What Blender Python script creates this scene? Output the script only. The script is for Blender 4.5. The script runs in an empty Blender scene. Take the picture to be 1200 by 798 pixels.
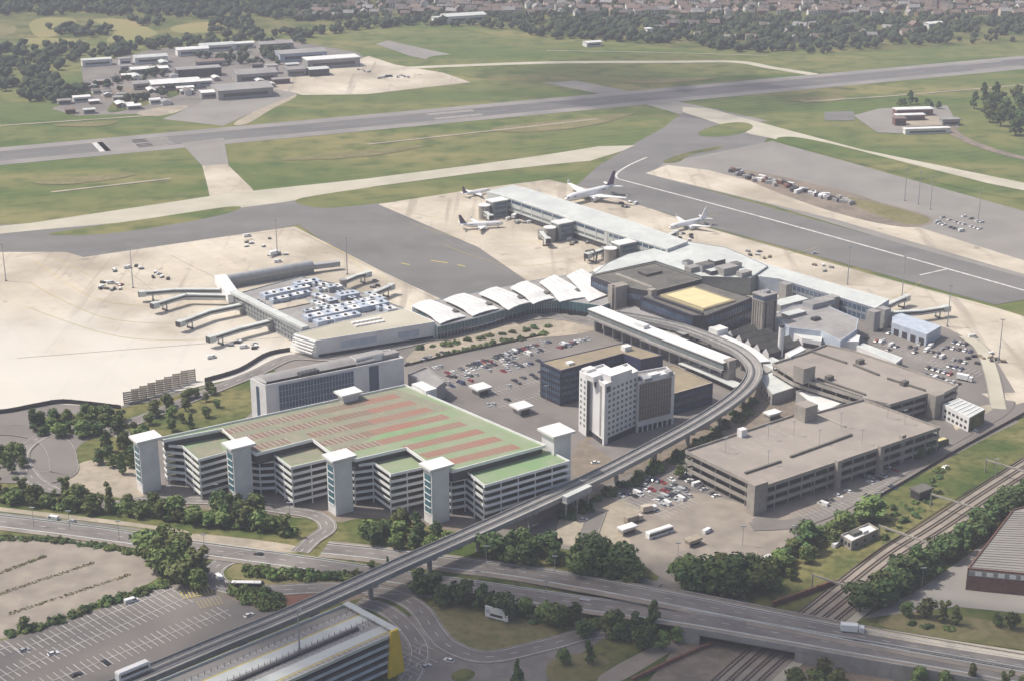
import bpy, bmesh, math, random
import numpy as np
from mathutils import Vector
R = math.radians
rnd = random.Random(7)
scene = bpy.context.scene
COL = scene.collection
# ------------------------------------------------------------------ camera, sky, sun, exposure
H = 300.0; FPX = 1900.0; YH = -280.0
TH = math.atan((399 - YH) / FPX)
cam = bpy.data.cameras.new('camera'); cam.sensor_width = 36; cam.lens = 36 * FPX / 1200
cam.clip_start = 1; cam.clip_end = 30000
camo = bpy.data.objects.new('camera', cam); COL.objects.link(camo)
camo.location = (0, 0, H); camo.rotation_euler = (math.pi / 2 - TH, 0, 0)
scene.camera = camo
SUN_AZ, SUN_EL = R(283), R(54)            # azimuth clockwise from the view direction
W = bpy.data.worlds.new('World'); scene.world = W; W.use_nodes = True
nt = W.node_tree; sky = nt.nodes.new('ShaderNodeTexSky'); sky.sky_type = 'NISHITA'; sky.sun_disc = False
sky.sun_elevation = SUN_EL; sky.sun_rotation = SUN_AZ; sky.air_density = 1.0; sky.dust_density = 4.0
bg = nt.nodes['Background']; bg.inputs[1].default_value = 0.12
nt.links.new(sky.outputs[0], bg.inputs[0])
sl = bpy.data.lights.new('sun', 'SUN'); sl.energy = 4.4; sl.angle = R(0.5); sl.color = (1, .94, .85)
so = bpy.data.objects.new('sun', sl); COL.objects.link(so)
sd = Vector((math.cos(SUN_EL) * math.sin(SUN_AZ), math.cos(SUN_EL) * math.cos(SUN_AZ), math.sin(SUN_EL)))
so.rotation_euler = (-sd).to_track_quat('-Z', 'Y').to_euler()
vs = scene.view_settings; vs.view_transform = 'Standard'; vs.look = 'None'; vs.gamma = 1; vs.use_curve_mapping = False
scene.display_settings.display_device = 'sRGB'
vs.exposure = 0.17
scene.cycles.max_bounces = 5; scene.cycles.diffuse_bounces = 3; scene.cycles.volume_bounces = 0
scene.cycles.transparent_max_bounces = 8

# ------------------------------------------------------------------ helpers
def G(px, py, z=0.0):
    """where the sight line of a photo pixel meets height z (surveying the site plan)"""
    u = (px - 600) / FPX; v = -(py - 399) / FPX
    dx, dy, dz = u, math.cos(TH) + v * math.sin(TH), -math.sin(TH) + v * math.cos(TH)
    t = (z - H) / dz
    return (dx * t, dy * t)
def GL(pts, z=0.0): return [G(p[0], p[1], z) for p in pts]

def mat(name, c, c2=None, rough=.85, scale=.08, c3=None, scale3=.9, metal=0, spec=.3, lo=.35, hi=.65, rand=0, stretch=None, detail=4, amt3=.5):
    """procedural material: base colour c wandering to c2 with a world-space noise, fine grain towards c3"""
    m = bpy.data.materials.new(name); m.use_nodes = True; t = m.node_tree; b = t.nodes['Principled BSDF']
    b.inputs['Roughness'].default_value = rough; b.inputs['Metallic'].default_value = metal
    b.inputs['Specular IOR Level'].default_value = spec
    if c2 is None: c2 = tuple(x * .8 for x in c)
    geo = t.nodes.new('ShaderNodeNewGeometry'); vec = geo.outputs['Position']
    if stretch:
        mp = t.nodes.new('ShaderNodeMapping'); mp.inputs['Rotation'].default_value = (0, 0, R(stretch[0])); mp.inputs['Scale'].default_value = (stretch[1], 1, 1)
        mp.vector_type = 'TEXTURE' if False else 'POINT'
        t.links.new(vec, mp.inputs[0]); vec = mp.outputs[0]
    n = t.nodes.new('ShaderNodeTexNoise'); n.inputs['Scale'].default_value = scale; n.inputs['Detail'].default_value = detail
    t.links.new(vec, n.inputs['Vector'])
    r = t.nodes.new('ShaderNodeMapRange'); r.inputs[1].default_value = lo; r.inputs[2].default_value = hi
    t.links.new(n.outputs[0], r.inputs[0])
    mx = t.nodes.new('ShaderNodeMix'); mx.data_type = 'RGBA'; mx.inputs[6].default_value = (*c, 1); mx.inputs[7].default_value = (*c2, 1)
    t.links.new(r.outputs[0], mx.inputs[0]); out = mx.outputs[2]
    if c3 is not None:
        n3 = t.nodes.new('ShaderNodeTexNoise'); n3.inputs['Scale'].default_value = scale3; n3.inputs['Detail'].default_value = 3
        t.links.new(geo.outputs['Position'], n3.inputs['Vector'])
        r3 = t.nodes.new('ShaderNodeMapRange'); r3.inputs[1].default_value = .45; r3.inputs[2].default_value = .7; r3.inputs[4].default_value = amt3
        t.links.new(n3.outputs[0], r3.inputs[0])
        m3 = t.nodes.new('ShaderNodeMix'); m3.data_type = 'RGBA'; m3.inputs[7].default_value = (*c3, 1)
        t.links.new(r3.outputs[0], m3.inputs[0]); t.links.new(out, m3.inputs[6]); out = m3.outputs[2]
    if rand:
        oi = t.nodes.new('ShaderNodeObjectInfo'); hs = t.nodes.new('ShaderNodeHueSaturation')
        v = t.nodes.new('ShaderNodeMapRange'); v.inputs[3].default_value = 1 - rand; v.inputs[4].default_value = 1 + rand
        hh = t.nodes.new('ShaderNodeMapRange'); hh.inputs[3].default_value = .5 - rand * .06; hh.inputs[4].default_value = .5 + rand * .05
        t.links.new(oi.outputs['Random'], v.inputs[0]); t.links.new(oi.outputs['Random'], hh.inputs[0])
        t.links.new(v.outputs[0], hs.inputs['Value']); t.links.new(hh.outputs[0], hs.inputs['Hue']); t.links.new(out, hs.inputs['Color']); out = hs.outputs[0]
    t.links.new(out, b.inputs['Base Color'])
    return m
def grid_lines(m, ang, sx, sy, col, w=.02, amt=.5):
    """thin joints between slabs, in world metres"""
    t = m.node_tree; b = t.nodes['Principled BSDF']; src = b.inputs['Base Color'].links[0].from_socket
    geo = t.nodes.new('ShaderNodeNewGeometry'); mp = t.nodes.new('ShaderNodeMapping'); mp.inputs['Rotation'].default_value = (0, 0, R(ang))
    t.links.new(geo.outputs['Position'], mp.inputs[0])
    br = t.nodes.new('ShaderNodeTexBrick'); br.offset = 0; br.inputs['Scale'].default_value = 1
    br.inputs['Brick Width'].default_value = sx; br.inputs['Row Height'].default_value = sy; br.inputs['Mortar Size'].default_value = w * sx; br.inputs['Mortar Smooth'].default_value = .3
    t.links.new(mp.outputs[0], br.inputs[0])
    mul = t.nodes.new('ShaderNodeMath'); mul.operation = 'MULTIPLY'; mul.inputs[1].default_value = amt; t.links.new(br.outputs['Fac'], mul.inputs[0])
    mx = t.nodes.new('ShaderNodeMix'); mx.data_type = 'RGBA'; mx.inputs[7].default_value = (*col, 1)
    t.links.new(mul.outputs[0], mx.inputs[0]); t.links.new(src, mx.inputs[6]); t.links.new(mx.outputs[2], b.inputs['Base Color'])
    return m
def mow(m, ang, w, col, amt):
    """mowing swathes: bands of a second tone, broken up by a noise"""
    t = m.node_tree; b = t.nodes['Principled BSDF']; src = b.inputs['Base Color'].links[0].from_socket
    geo = t.nodes.new('ShaderNodeNewGeometry'); mp = t.nodes.new('ShaderNodeMapping'); mp.inputs['Rotation'].default_value = (0, 0, R(ang)); t.links.new(geo.outputs['Position'], mp.inputs[0])
    wv = t.nodes.new('ShaderNodeTexWave'); wv.bands_direction = 'Y'; wv.inputs['Scale'].default_value = .31 / w; wv.inputs['Distortion'].default_value = 1.5; wv.inputs['Detail'].default_value = 3; wv.inputs['Detail Scale'].default_value = .6
    t.links.new(mp.outputs[0], wv.inputs[0]); n = t.nodes.new('ShaderNodeTexNoise'); n.inputs['Scale'].default_value = .006; n.inputs['Detail'].default_value = 3; t.links.new(geo.outputs['Position'], n.inputs['Vector'])
    r = t.nodes.new('ShaderNodeMapRange'); r.inputs[1].default_value = .4; r.inputs[2].default_value = .65; r.inputs[4].default_value = amt; t.links.new(n.outputs[0], r.inputs[0])
    mul = t.nodes.new('ShaderNodeMath'); mul.operation = 'MULTIPLY'; t.links.new(wv.outputs['Fac'], mul.inputs[0]); t.links.new(r.outputs[0], mul.inputs[1])
    mx = t.nodes.new('ShaderNodeMix'); mx.data_type = 'RGBA'; mx.inputs[7].default_value = (*col, 1); t.links.new(mul.outputs[0], mx.inputs[0]); t.links.new(src, mx.inputs[6]); t.links.new(mx.outputs[2], b.inputs['Base Color'])
def slabs(m, ang, sx, sy, amt):
    """each cast slab a slightly different tone"""
    t = m.node_tree; b = t.nodes['Principled BSDF']; src = b.inputs['Base Color'].links[0].from_socket
    geo = t.nodes.new('ShaderNodeNewGeometry'); mp = t.nodes.new('ShaderNodeMapping'); mp.inputs['Rotation'].default_value = (0, 0, R(ang)); t.links.new(geo.outputs['Position'], mp.inputs[0])
    br = t.nodes.new('ShaderNodeTexBrick'); br.offset = 0; br.inputs['Scale'].default_value = 1; br.inputs['Brick Width'].default_value = sx; br.inputs['Row Height'].default_value = sy; br.inputs['Mortar Size'].default_value = 0
    br.inputs['Color1'].default_value = (1 - amt,) * 3 + (1,); br.inputs['Color2'].default_value = (1 + amt,) * 3 + (1,); br.inputs['Bias'].default_value = 0; t.links.new(mp.outputs[0], br.inputs[0])
    mx = t.nodes.new('ShaderNodeMix'); mx.data_type = 'RGBA'; mx.blend_type = 'MULTIPLY'; mx.inputs[0].default_value = 1; t.links.new(src, mx.inputs[6]); t.links.new(br.outputs['Color'], mx.inputs[7]); t.links.new(mx.outputs[2], b.inputs['Base Color'])
def stains(m, col, sc=.09, thr=.68, ang=None):
    """oil and tyre stains: small dark blots, or streaks when ang is given"""
    t = m.node_tree; b = t.nodes['Principled BSDF']; src = b.inputs['Base Color'].links[0].from_socket
    geo = t.nodes.new('ShaderNodeNewGeometry'); vec = geo.outputs['Position']
    if ang is not None:
        mp = t.nodes.new('ShaderNodeMapping'); mp.inputs['Rotation'].default_value = (0, 0, R(ang)); mp.inputs['Scale'].default_value = (6, .35, 1); t.links.new(vec, mp.inputs[0]); vec = mp.outputs[0]
    n = t.nodes.new('ShaderNodeTexNoise'); n.inputs['Scale'].default_value = sc; n.inputs['Detail'].default_value = 5; t.links.new(vec, n.inputs['Vector'])
    r = t.nodes.new('ShaderNodeMapRange'); r.inputs[1].default_value = thr - .06; r.inputs[2].default_value = thr + .04; r.inputs[4].default_value = .55; t.links.new(n.outputs[0], r.inputs[0])
    mx = t.nodes.new('ShaderNodeMix'); mx.data_type = 'RGBA'; mx.inputs[7].default_value = (*col, 1); t.links.new(r.outputs[0], mx.inputs[0]); t.links.new(src, mx.inputs[6]); t.links.new(mx.outputs[2], b.inputs['Base Color'])
# palette (linear base colours)
UA = 56.0
M = {}
def dm(k, *a, **kw): M[k] = mat(k, *a, **kw); return M[k]
dm('grass', (.082, .122, .03), (.205, .187, .075), scale=.014, c3=(.05, .085, .022), scale3=.05, stretch=(-25, .22), lo=.4, hi=.64, detail=12, amt3=.8, spec=.1)
mow(M['grass'], -25, 11.0, (.16, .165, .06), .55)
dm('grass_rough', (.06, .09, .022), (.19, .17, .07), scale=.03, c3=(.03, .05, .015), scale3=.25, detail=7, amt3=.7, spec=.1)
dm('dry_grass', (.15, .14, .06), (.22, .19, .1), scale=.05, c3=(.08, .09, .03), scale3=.3, spec=.1)
dm('field', (.26, .22, .1), (.2, .2, .08), scale=.008, spec=.1)
dm('concrete_apron', (.515, .455, .36), (.3, .258, .2), scale=.013, c3=(.6, .545, .45), scale3=.022, detail=10, lo=.35, hi=.7, amt3=.7)
slabs(M['concrete_apron'], UA, 37.5, 7.5, .045); slabs(M['concrete_apron'], UA, 7.5, 7.5, .025); stains(M['concrete_apron'], (.17, .145, .12)); stains(M['concrete_apron'], (.26, .22, .18), .02, .62, UA)
grid_lines(M['concrete_apron'], UA, 7.5, 7.5, (.25, .22, .18), w=.03, amt=.22)
dm('concrete_pale', (.66, .64, .6), (.5, .46, .4), scale=.014, c3=(.55, .5, .43), scale3=.03, detail=10)
slabs(M['concrete_pale'], UA, 7.5, 7.5, .03); grid_lines(M['concrete_pale'], UA, 7.5, 7.5, (.3, .26, .2), w=.03, amt=.3)
dm('concrete_taxi', (.47, .435, .35), (.37, .345, .27), scale=.03)
dm('asphalt_taxi', (.172, .165, .155), (.128, .123, .117), scale=.02, c3=(.19, .18, .175), scale3=.06, detail=7, stretch=(34, .3))
dm('asphalt_pale', (.245, .23, .208), (.2, .188, .172), scale=.02, c3=(.27, .25, .23), scale3=.05, detail=7)
dm('runway_dark', (.115, .112, .112), (.16, .155, .148), scale=.02, detail=6, stretch=(-25, .1))
dm('runway_shoulder', (.26, .24, .225), (.2, .19, .18), scale=.03)
dm('road', (.155, .142, .134), (.215, .195, .178), scale=.05, c3=(.115, .107, .103), scale3=.16, detail=8)
dm('lot', (.205, .183, .165), (.135, .125, .118), scale=.03, c3=(.21, .19, .165), scale3=.12, detail=7)
dm('dirt', (.22, .175, .135), (.14, .12, .095), scale=.04, c3=(.28, .23, .18), scale3=.25, detail=8)
dm('sandy', (.4, .34, .26), (.27, .235, .185), scale=.05, c3=(.2, .18, .13), scale3=.3, detail=8)
dm('gravel', (.29, .25, .205), (.2, .175, .148), scale=.1, c3=(.26, .22, .19), scale3=.8, detail=6)
dm('paint_white', (.62, .6, .57), (.4, .39, .37), scale=.3)
dm('kerb_stone', (.3, .28, .25), (.22, .2, .18), scale=.3)
dm('paint_yellow', (.55, .45, .12), (.45, .38, .12), scale=.3)
dm('white_wall', (.72, .71, .69), (.62, .61, .6), scale=.15, rough=.6)
dm('white_clad', (.78, .78, .76), (.7, .7, .69), scale=.2, rough=.5)
dm('pale_roof', (.56, .58, .55), (.47, .49, .47), scale=.06, c3=(.4, .41, .4), scale3=.2, rough=.6)
dm('white_roof', (.74, .73, .71), (.62, .61, .59), scale=.1, rough=.5)
dm('grey_roof', (.3, .29, .28), (.23, .22, .215), scale=.06, c3=(.36, .34, .32), scale3=.3)
dm('dark_roof', (.13, .125, .11), (.085, .083, .078), scale=.06, c3=(.19, .17, .14), scale3=.3)
dm('brown_roof', (.3, .265, .23), (.24, .21, .185), scale=.03, c3=(.34, .3, .265), scale3=.15, detail=8)
dm('tan_roof', (.3, .245, .16), (.24, .2, .14), scale=.08, c3=(.2, .17, .12), scale3=.4)
dm('yellow_roof', (.62, .54, .3), (.54, .47, .27), scale=.15)
dm('brown_concrete', (.36, .33, .29), (.29, .265, .235), scale=.1, c3=(.2, .18, .16), scale3=.5)
dm('grey_concrete', (.34, .33, .315), (.27, .26, .25), scale=.1, c3=(.2, .195, .19), scale3=.5)
dm('dark_clad', (.045, .043, .05), (.06, .056, .06), scale=.2, rough=.5)
dm('blue_clad', (.035, .04, .085), (.05, .055, .1), scale=.2, rough=.35)
dm('brown_glass', (.17, .14, .12), (.12, .1, .09), scale=.3, rough=.35, spec=.5)
dm('glass', (.05, .085, .135), (.08, .12, .18), scale=.2, rough=.12, spec=.6)
dm('teal_glass', (.05, .12, .15), (.07, .17, .2), scale=.4, rough=.15, spec=.6)
dm('grey_glass', (.16, .18, .18), (.2, .22, .22), scale=.4, rough=.2, spec=.5)
dm('window_dark', (.03, .032, .04), (.05, .052, .06), scale=.4, rough=.15, spec=.5)
dm('steel', (.35, .36, .37), (.28, .29, .3), scale=.5, rough=.5)
dm('steel_blue', (.36, .41, .48), (.47, .51, .57), scale=.3, rough=.5)
dm('dark_metal', (.08, .08, .085), rough=.5)
dm('shadow_core', (.07, .068, .066), (.1, .095, .09), scale=.2)  # near black: the shade inside open decks is put into the colour
dm('deck_green', (.18, .285, .14), (.25, .275, .18), scale=.03, c3=(.3, .31, .24), scale3=.15, detail=6, amt3=.4)
dm('deck_red', (.29, .135, .095), (.25, .16, .115), scale=.05, c3=(.25, .18, .14), scale3=.25, amt3=.3)
dm('deck_grey', (.235, .225, .17), (.2, .215, .145), scale=.05, c3=(.33, .27, .2), scale3=.25)
dm('deck_brown', (.2, .128, .095), (.2, .155, .115), scale=.08, c3=(.25, .15, .11), scale3=.3, amt3=.3)
dm('brick_red', (.17, .085, .065), (.13, .07, .055), scale=.3, c3=(.25, .13, .1), scale3=1.0)
dm('roof_tile_red', (.22, .165, .14), (.17, .13, .11), scale=.2)
dm('roof_tile_brown', (.19, .17, .155), (.12, .1, .09), scale=.2)
dm('render_cream', (.5, .44, .36), (.4, .34, .28), scale=.2)
dm('yellow_fin', (.75, .5, .03), (.65, .45, .04), scale=.3, rough=.5)
dm('plane_white', (.8, .79, .78), (.74, .73, .72), scale=.5, rough=.35, spec=.5)
dm('tail_purple', (.09, .06, .11), (.07, .05, .09), scale=.5, rough=.4)
dm('rail_steel', (.17, .135, .115), (.12, .095, .08), scale=1, rough=.5)
dm('rust', (.2, .09, .06), (.15, .08, .06), scale=.5)
dm('rubber', (.02, .02, .02), rough=.9)
dm('leaf', (.095, .14, .038), (.15, .18, .062), scale=.25, c3=(.06, .095, .028), scale3=1.2, rand=.38, rough=.8, spec=.15)
dm('leaf_dark', (.06, .1, .036), (.095, .135, .048), scale=.25, c3=(.03, .055, .02), scale3=1.2, rand=.32, rough=.8, spec=.15)
dm('leaf_olive', (.1, .125, .04), (.15, .16, .065), scale=.25, c3=(.06, .08, .03), scale3=1.2, rand=.3, rough=.8, spec=.15)
dm('leaf_far', (.028, .047, .03), (.075, .09, .045), scale=.07, c3=(.018, .034, .02), scale3=.3, rough=.9, spec=.05, lo=.3, hi=.7)
dm('bark', (.1, .075, .055), rough=.95)

def blend_across(m, p0, p1, col, amt=1.0):
    """base colour fades to col from site point p0 to p1, broken up by a noise"""
    t = m.node_tree; b = t.nodes['Principled BSDF']; src = b.inputs['Base Color'].links[0].from_socket
    d = Vector((p1[0] - p0[0], p1[1] - p0[1], 0)); L2 = d.length_squared; geo = t.nodes.new('ShaderNodeNewGeometry')
    vm = t.nodes.new('ShaderNodeVectorMath'); vm.operation = 'SUBTRACT'; vm.inputs[1].default_value = (p0[0], p0[1], 0); t.links.new(geo.outputs['Position'], vm.inputs[0])
    dt = t.nodes.new('ShaderNodeVectorMath'); dt.operation = 'DOT_PRODUCT'; dt.inputs[1].default_value = tuple(d / L2); t.links.new(vm.outputs[0], dt.inputs[0])
    n = t.nodes.new('ShaderNodeTexNoise'); n.inputs['Scale'].default_value = .03; n.inputs['Detail'].default_value = 7; t.links.new(geo.outputs['Position'], n.inputs['Vector'])
    ad = t.nodes.new('ShaderNodeMath'); ad.operation = 'MULTIPLY_ADD'; ad.inputs[1].default_value = 1.3; t.links.new(n.outputs[0], ad.inputs[0]); t.links.new(dt.outputs['Value'], ad.inputs[2])
    r = t.nodes.new('ShaderNodeMapRange'); r.interpolation_type = 'SMOOTHSTEP'; r.inputs[1].default_value = .65; r.inputs[2].default_value = 1.65; r.inputs[4].default_value = amt; t.links.new(ad.outputs[0], r.inputs[0])
    mx = t.nodes.new('ShaderNodeMix'); mx.data_type = 'RGBA'; mx.inputs[7].default_value = (*col, 1); t.links.new(r.outputs[0], mx.inputs[0]); t.links.new(src, mx.inputs[6]); t.links.new(mx.outputs[2], b.inputs['Base Color'])
M['concrete_west'] = M['concrete_apron'].copy(); M['concrete_west'].name = 'concrete_west'
blend_across(M['concrete_west'], G(120, 340), G(20, 420), (.57, .54, .485), .8)  # apron concrete grows paler towards its near left corner

def tag(o, label=None, cat=None, group=None, kind=None):
    if label: o['label'] = label
    if cat: o['category'] = cat
    if group: o['group'] = group
    if kind: o['kind'] = kind
    return o
def thing(name, label, cat, loc=(0, 0, 0), group=None, rz=0):
    o = bpy.data.objects.new(name, None); COL.objects.link(o); o.location = loc; o.rotation_euler = (0, 0, rz)
    o.empty_display_size = 2
    return tag(o, label, cat, group)
def link(name, me, parent=None):
    o = bpy.data.objects.new(name, me); COL.objects.link(o)
    if parent is not None: o.parent = parent
    return o
def root_loc(o):
    while o.parent is not None: o = o.parent
    return o.location if o.type == 'EMPTY' else Vector((0, 0, 0))
def area2(P): return sum(P[i][0] * P[(i + 1) % len(P)][1] - P[(i + 1) % len(P)][0] * P[i][1] for i in range(len(P)))
def ccw(P): P = [tuple(p[:2]) for p in P]; return P if area2(P) > 0 else P[::-1]
def inset(P, d):
    n = len(P); out = []
    for i in range(n):
        a, b, c = Vector(P[i - 1]), Vector(P[i]), Vector(P[(i + 1) % n])
        e1 = (b - a).normalized(); e2 = (c - b).normalized()
        n1 = Vector((-e1.y, e1.x)); n2 = Vector((-e2.y, e2.x)); k = n1 + n2
        q = k / max(.35, k.dot(k) / 2) if k.length > 1e-6 else n1
        out.append(tuple(b + q * d))
    return out
class MB:
    """collects faces of one part, then links them as ONE mesh object"""
    def __init__(s): s.v = []; s.f = []; s.m = []; s.mats = []
    def mi(s, m):
        m = M[m] if isinstance(m, str) else m
        if m not in s.mats: s.mats.append(m)
        return s.mats.index(m)
    def face(s, pts, m):
        k = len(s.v); s.v += [tuple(p) for p in pts]; s.f.append(tuple(range(k, k + len(pts)))); s.m.append(s.mi(m))
    def sheet(s, P, z, m):
        P = ccw(P); s.face([(x, y, z) for x, y in P], m)
    def prism(s, P, z0, z1, m, top=None, bottom=False):
        P = ccw(P); n = len(P)
        for i in range(n):
            a, b = P[i], P[(i + 1) % n]
            s.face([(*a, z0), (*b, z0), (*b, z1), (*a, z1)], m)
        s.face([(*p, z1) for p in P], top or m)
        if bottom: s.face([(*p, z0) for p in P[::-1]], m)
    def ring(s, P, t, z0, z1, m):
        P = ccw(P); Q = inset(P, t); n = len(P)
        for i in range(n):
            a, b, c, d = P[i], P[(i + 1) % n], Q[(i + 1) % n], Q[i]
            s.face([(*a, z0), (*b, z0), (*b, z1), (*a, z1)], m)
            s.face([(*a, z1), (*b, z1), (*c, z1), (*d, z1)], m)
            s.face([(*c, z0), (*d, z0), (*d, z1), (*c, z1)], m)
            s.face([(*b, z0), (*a, z0), (*d, z0), (*c, z0)], m)
    def box(s, c, size, rz, m, top=None):
        x, y, z = c; a, b, h = size[0] / 2, size[1] / 2, size[2]; co, si = math.cos(rz), math.sin(rz)
        P = [(x + u * co - v * si, y + u * si + v * co) for u, v in ((-a, -b), (a, -b), (a, b), (-a, b))]
        s.prism(P, z, z + h, m, top, True)
    def tube(s, pts, r, m, n=8, cap=True):
        rs = r if isinstance(r, (list, tuple)) else [r] * len(pts); rings = []
        for i, p in enumerate(pts):
            p = Vector(p); q = Vector(pts[min(i + 1, len(pts) - 1)]); o = Vector(pts[max(i - 1, 0)]); d = (q - o).normalized()
            up = Vector((0, 0, 1)) if abs(d.z) < .95 else Vector((1, 0, 0))
            a = d.cross(up).normalized(); b = a.cross(d)
            rings.append([p + (a * math.cos(2 * math.pi * k / n) + b * math.sin(2 * math.pi * k / n)) * rs[i] for k in range(n)])
        for i in range(len(rings) - 1):
            for k in range(n):
                s.face([rings[i][k], rings[i + 1][k], rings[i + 1][(k + 1) % n], rings[i][(k + 1) % n]], m)
        if cap: s.face(rings[0], m); s.face(rings[-1][::-1], m)
    def beam(s, a, b, w, h, m):
        """box between two 3-D points; z of the points is its underside"""
        a, b = Vector(a), Vector(b); d = (b - a); n = Vector((-d.y, d.x, 0)).normalized() * (w / 2); u = Vector((0, 0, h))
        q = [a - n, b - n, b + n, a + n]; t = [x + u for x in q]
        s.face(t, m); s.face(q[::-1], m)
        for i in range(4): s.face([q[i], q[(i + 1) % 4], t[(i + 1) % 4], t[i]], m)
    def mesh(s, name, off=(0, 0, 0), smooth=False):
        me = bpy.data.meshes.new(name); off = Vector(off)
        me.from_pydata([tuple(Vector(v) - off) for v in s.v], [], s.f)
        for m in s.mats: me.materials.append(m)
        me.polygons.foreach_set('material_index', s.m)
        if smooth: me.polygons.foreach_set('use_smooth', [True] * len(s.f))
        me.update(); return me
    def build(s, name, parent=None, smooth=False):
        return link(name, s.mesh(name, root_loc(parent) if parent is not None else (0, 0, 0), smooth), parent)
def struct(name, mb): return tag(mb.build(name), kind='structure')
ZL = [0.0]
SOFT = ('grass', 'grass_rough', 'dry_grass', 'dirt', 'gravel', 'sandy', 'field'); CRISP = ('far_land', 'bank_edge', 'railway_bed')
def patch(name, pts, m, z=None):
    """a ground sheet traced on the site plan; each one lies a little above the ones before it"""
    ZL[0] += .006
    if m in SOFT and name not in CRISP:
        for _ in range(3): pts = [q for i in range(len(pts)) for a, c in ((pts[i], pts[(i + 1) % len(pts)]),) for q in ((a[0] * .75 + c[0] * .25, a[1] * .75 + c[1] * .25), (a[0] * .25 + c[0] * .75, a[1] * .25 + c[1] * .75))]
    b = MB(); b.sheet(GL(pts), ZL[0] if z is None else z, m)
    return struct(name, b)
def spline(pts, seg=8):
    P = [Vector(p) for p in pts]; out = []
    for i in range(len(P) - 1):
        p0, p1, p2, p3 = P[max(i - 1, 0)], P[i], P[i + 1], P[min(i + 2, len(P) - 1)]
        for k in range(seg):
            t = k / seg
            out.append(.5 * ((2 * p1) + (p2 - p0) * t + (2 * p0 - 5 * p1 + 4 * p2 - p3) * t * t + (3 * p1 - p0 - 3 * p2 + p3) * t ** 3))
    out.append(P[-1]); return out
def path3(pts, seg=8):
    """[(px,py,z)] -> smoothed world path"""
    return spline([Vector((*G(p[0], p[1], p[2] if len(p) > 2 else 0), p[2] if len(p) > 2 else 0)) for p in pts], seg)
def sides(C, i):
    d = C[min(i + 1, len(C) - 1)] - C[max(i - 1, 0)]; return Vector((-d.y, d.x, 0)).normalized()
def ribbon(mb, C, off, w, m, dz=0.0, th=0):
    """strip of width w whose centre runs at offset off beside the path; th > 0 makes it a solid"""
    for i in range(len(C) - 1):
        n0, n1 = sides(C, i), sides(C, i + 1); u = Vector((0, 0, dz))
        a, b = C[i] + n0 * (off - w / 2) + u, C[i] + n0 * (off + w / 2) + u
        c, d = C[i + 1] + n1 * (off + w / 2) + u, C[i + 1] + n1 * (off - w / 2) + u
        mb.face([a, d, c, b], m)
        if th:
            k = Vector((0, 0, th))
            mb.face([a - k, d - k, d, a], m); mb.face([b, c, c - k, b - k], m); mb.face([b - k, c - k, d - k, a - k], m)
def dashes(mb, C, off, w, on, gap, m, dz):
    acc = 0
    for i in range(len(C) - 1):
        L = (C[i + 1] - C[i]).length; d = (C[i + 1] - C[i]) / max(L, 1e-6); n = sides(C, i); s = -acc
        while s < L:
            a = max(s, 0); e = min(s + on, L)
            if e > a:
                p = C[i] + d * a + n * off + Vector((0, 0, dz)); q = C[i] + d * e + n * off + Vector((0, 0, dz))
                mb.face([p - n * w / 2, q - n * w / 2, q + n * w / 2, p + n * w / 2], m)
            s += on + gap
        acc = L - (s - on - gap) if s - on - gap < L else 0
        acc = min(acc, on + gap)
# ------------------------------------------------------------------ THE GROUND
b = MB(); b.face([(-4500, -800, 0), (4500, -800, 0), (4500, 5000, 0), (-4500, 5000, 0)], 'grass'); struct('ground', b)
# far farmland beyond the airfield
patch('far_land', [(-600, 38), (0, 52), (300, 40), (430, 26), (520, 28), (650, 42), (800, 58), (1000, 62), (1200, 50), (1800, 20), (1800, -60), (600, -70), (-600, -60)], 'grass_rough')
for k, pl in enumerate([[(-60, 26), (18, 27), (22, 42), (-60, 46)], [(30, 22), (88, 20), (92, 33), (62, 44), (40, 45)], [(98, 22), (150, 22), (175, 33), (190, 42), (140, 50), (120, 50), (140, 36)], [(20, 44), (100, 46), (100, 52), (25, 52)], [(195, 32), (240, 25), (280, 28), (255, 38), (205, 40)], [(-40, 64), (40, 66), (30, 74), (-40, 76)]]):
    patch('field', pl, 'field' if k in (1, 2, 3, 4) else 'dry_grass')
patch('far_yard', [(95, 80), (180, 58), (330, 46), (420, 62), (440, 80), (330, 96), (260, 125), (190, 133), (90, 136), (60, 128), (100, 112)], 'lot')
patch('yard_grass', [(40, 104), (110, 96), (120, 112), (60, 122)], 'grass_rough')
patch('yard_grass', [(140, 112), (205, 103), (225, 108), (150, 130), (120, 134)], 'grass_rough')
patch('yard_dirt', [(110, 108), (170, 100), (180, 106), (130, 122)], 'dirt')
patch('yard_dirt', [(150, 134), (195, 124), (230, 124), (190, 138)], 'sandy')
# far apron by the hangars
patch('far_apron', [(322, 93), (400, 78), (432, 66), (462, 76), (520, 86), (552, 97), (480, 105), (430, 111), (355, 112), (318, 104)], 'concrete_apron')
patch('far_apron_link', [(355, 111), (318, 128), (288, 148), (268, 147), (300, 130), (330, 111)], 'sandy')
patch('far_asphalt', [(250, 110), (318, 104), (350, 110), (300, 130), (262, 148), (190, 140), (230, 124)], 'asphalt_pale')
# cross runway, faint
patch('old_runway', [(455, 48), (490, 56), (620, 84), (770, 114), (900, 142), (850, 150), (740, 118), (600, 90), (480, 66), (440, 52)], 'asphalt_pale')
patch('grass_verge', [(475, 66), (600, 62), (720, 88), (640, 100), (560, 88)], 'grass')
b = MB(); C = path3([(455, 82), (500, 79), (640, 74), (780, 73), (862, 73), (905, 80), (955, 88)]); ZL[0] += .006; ribbon(b, C, 0, 13, 'concrete_taxi', ZL[0]); struct('taxiway', b)
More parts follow.
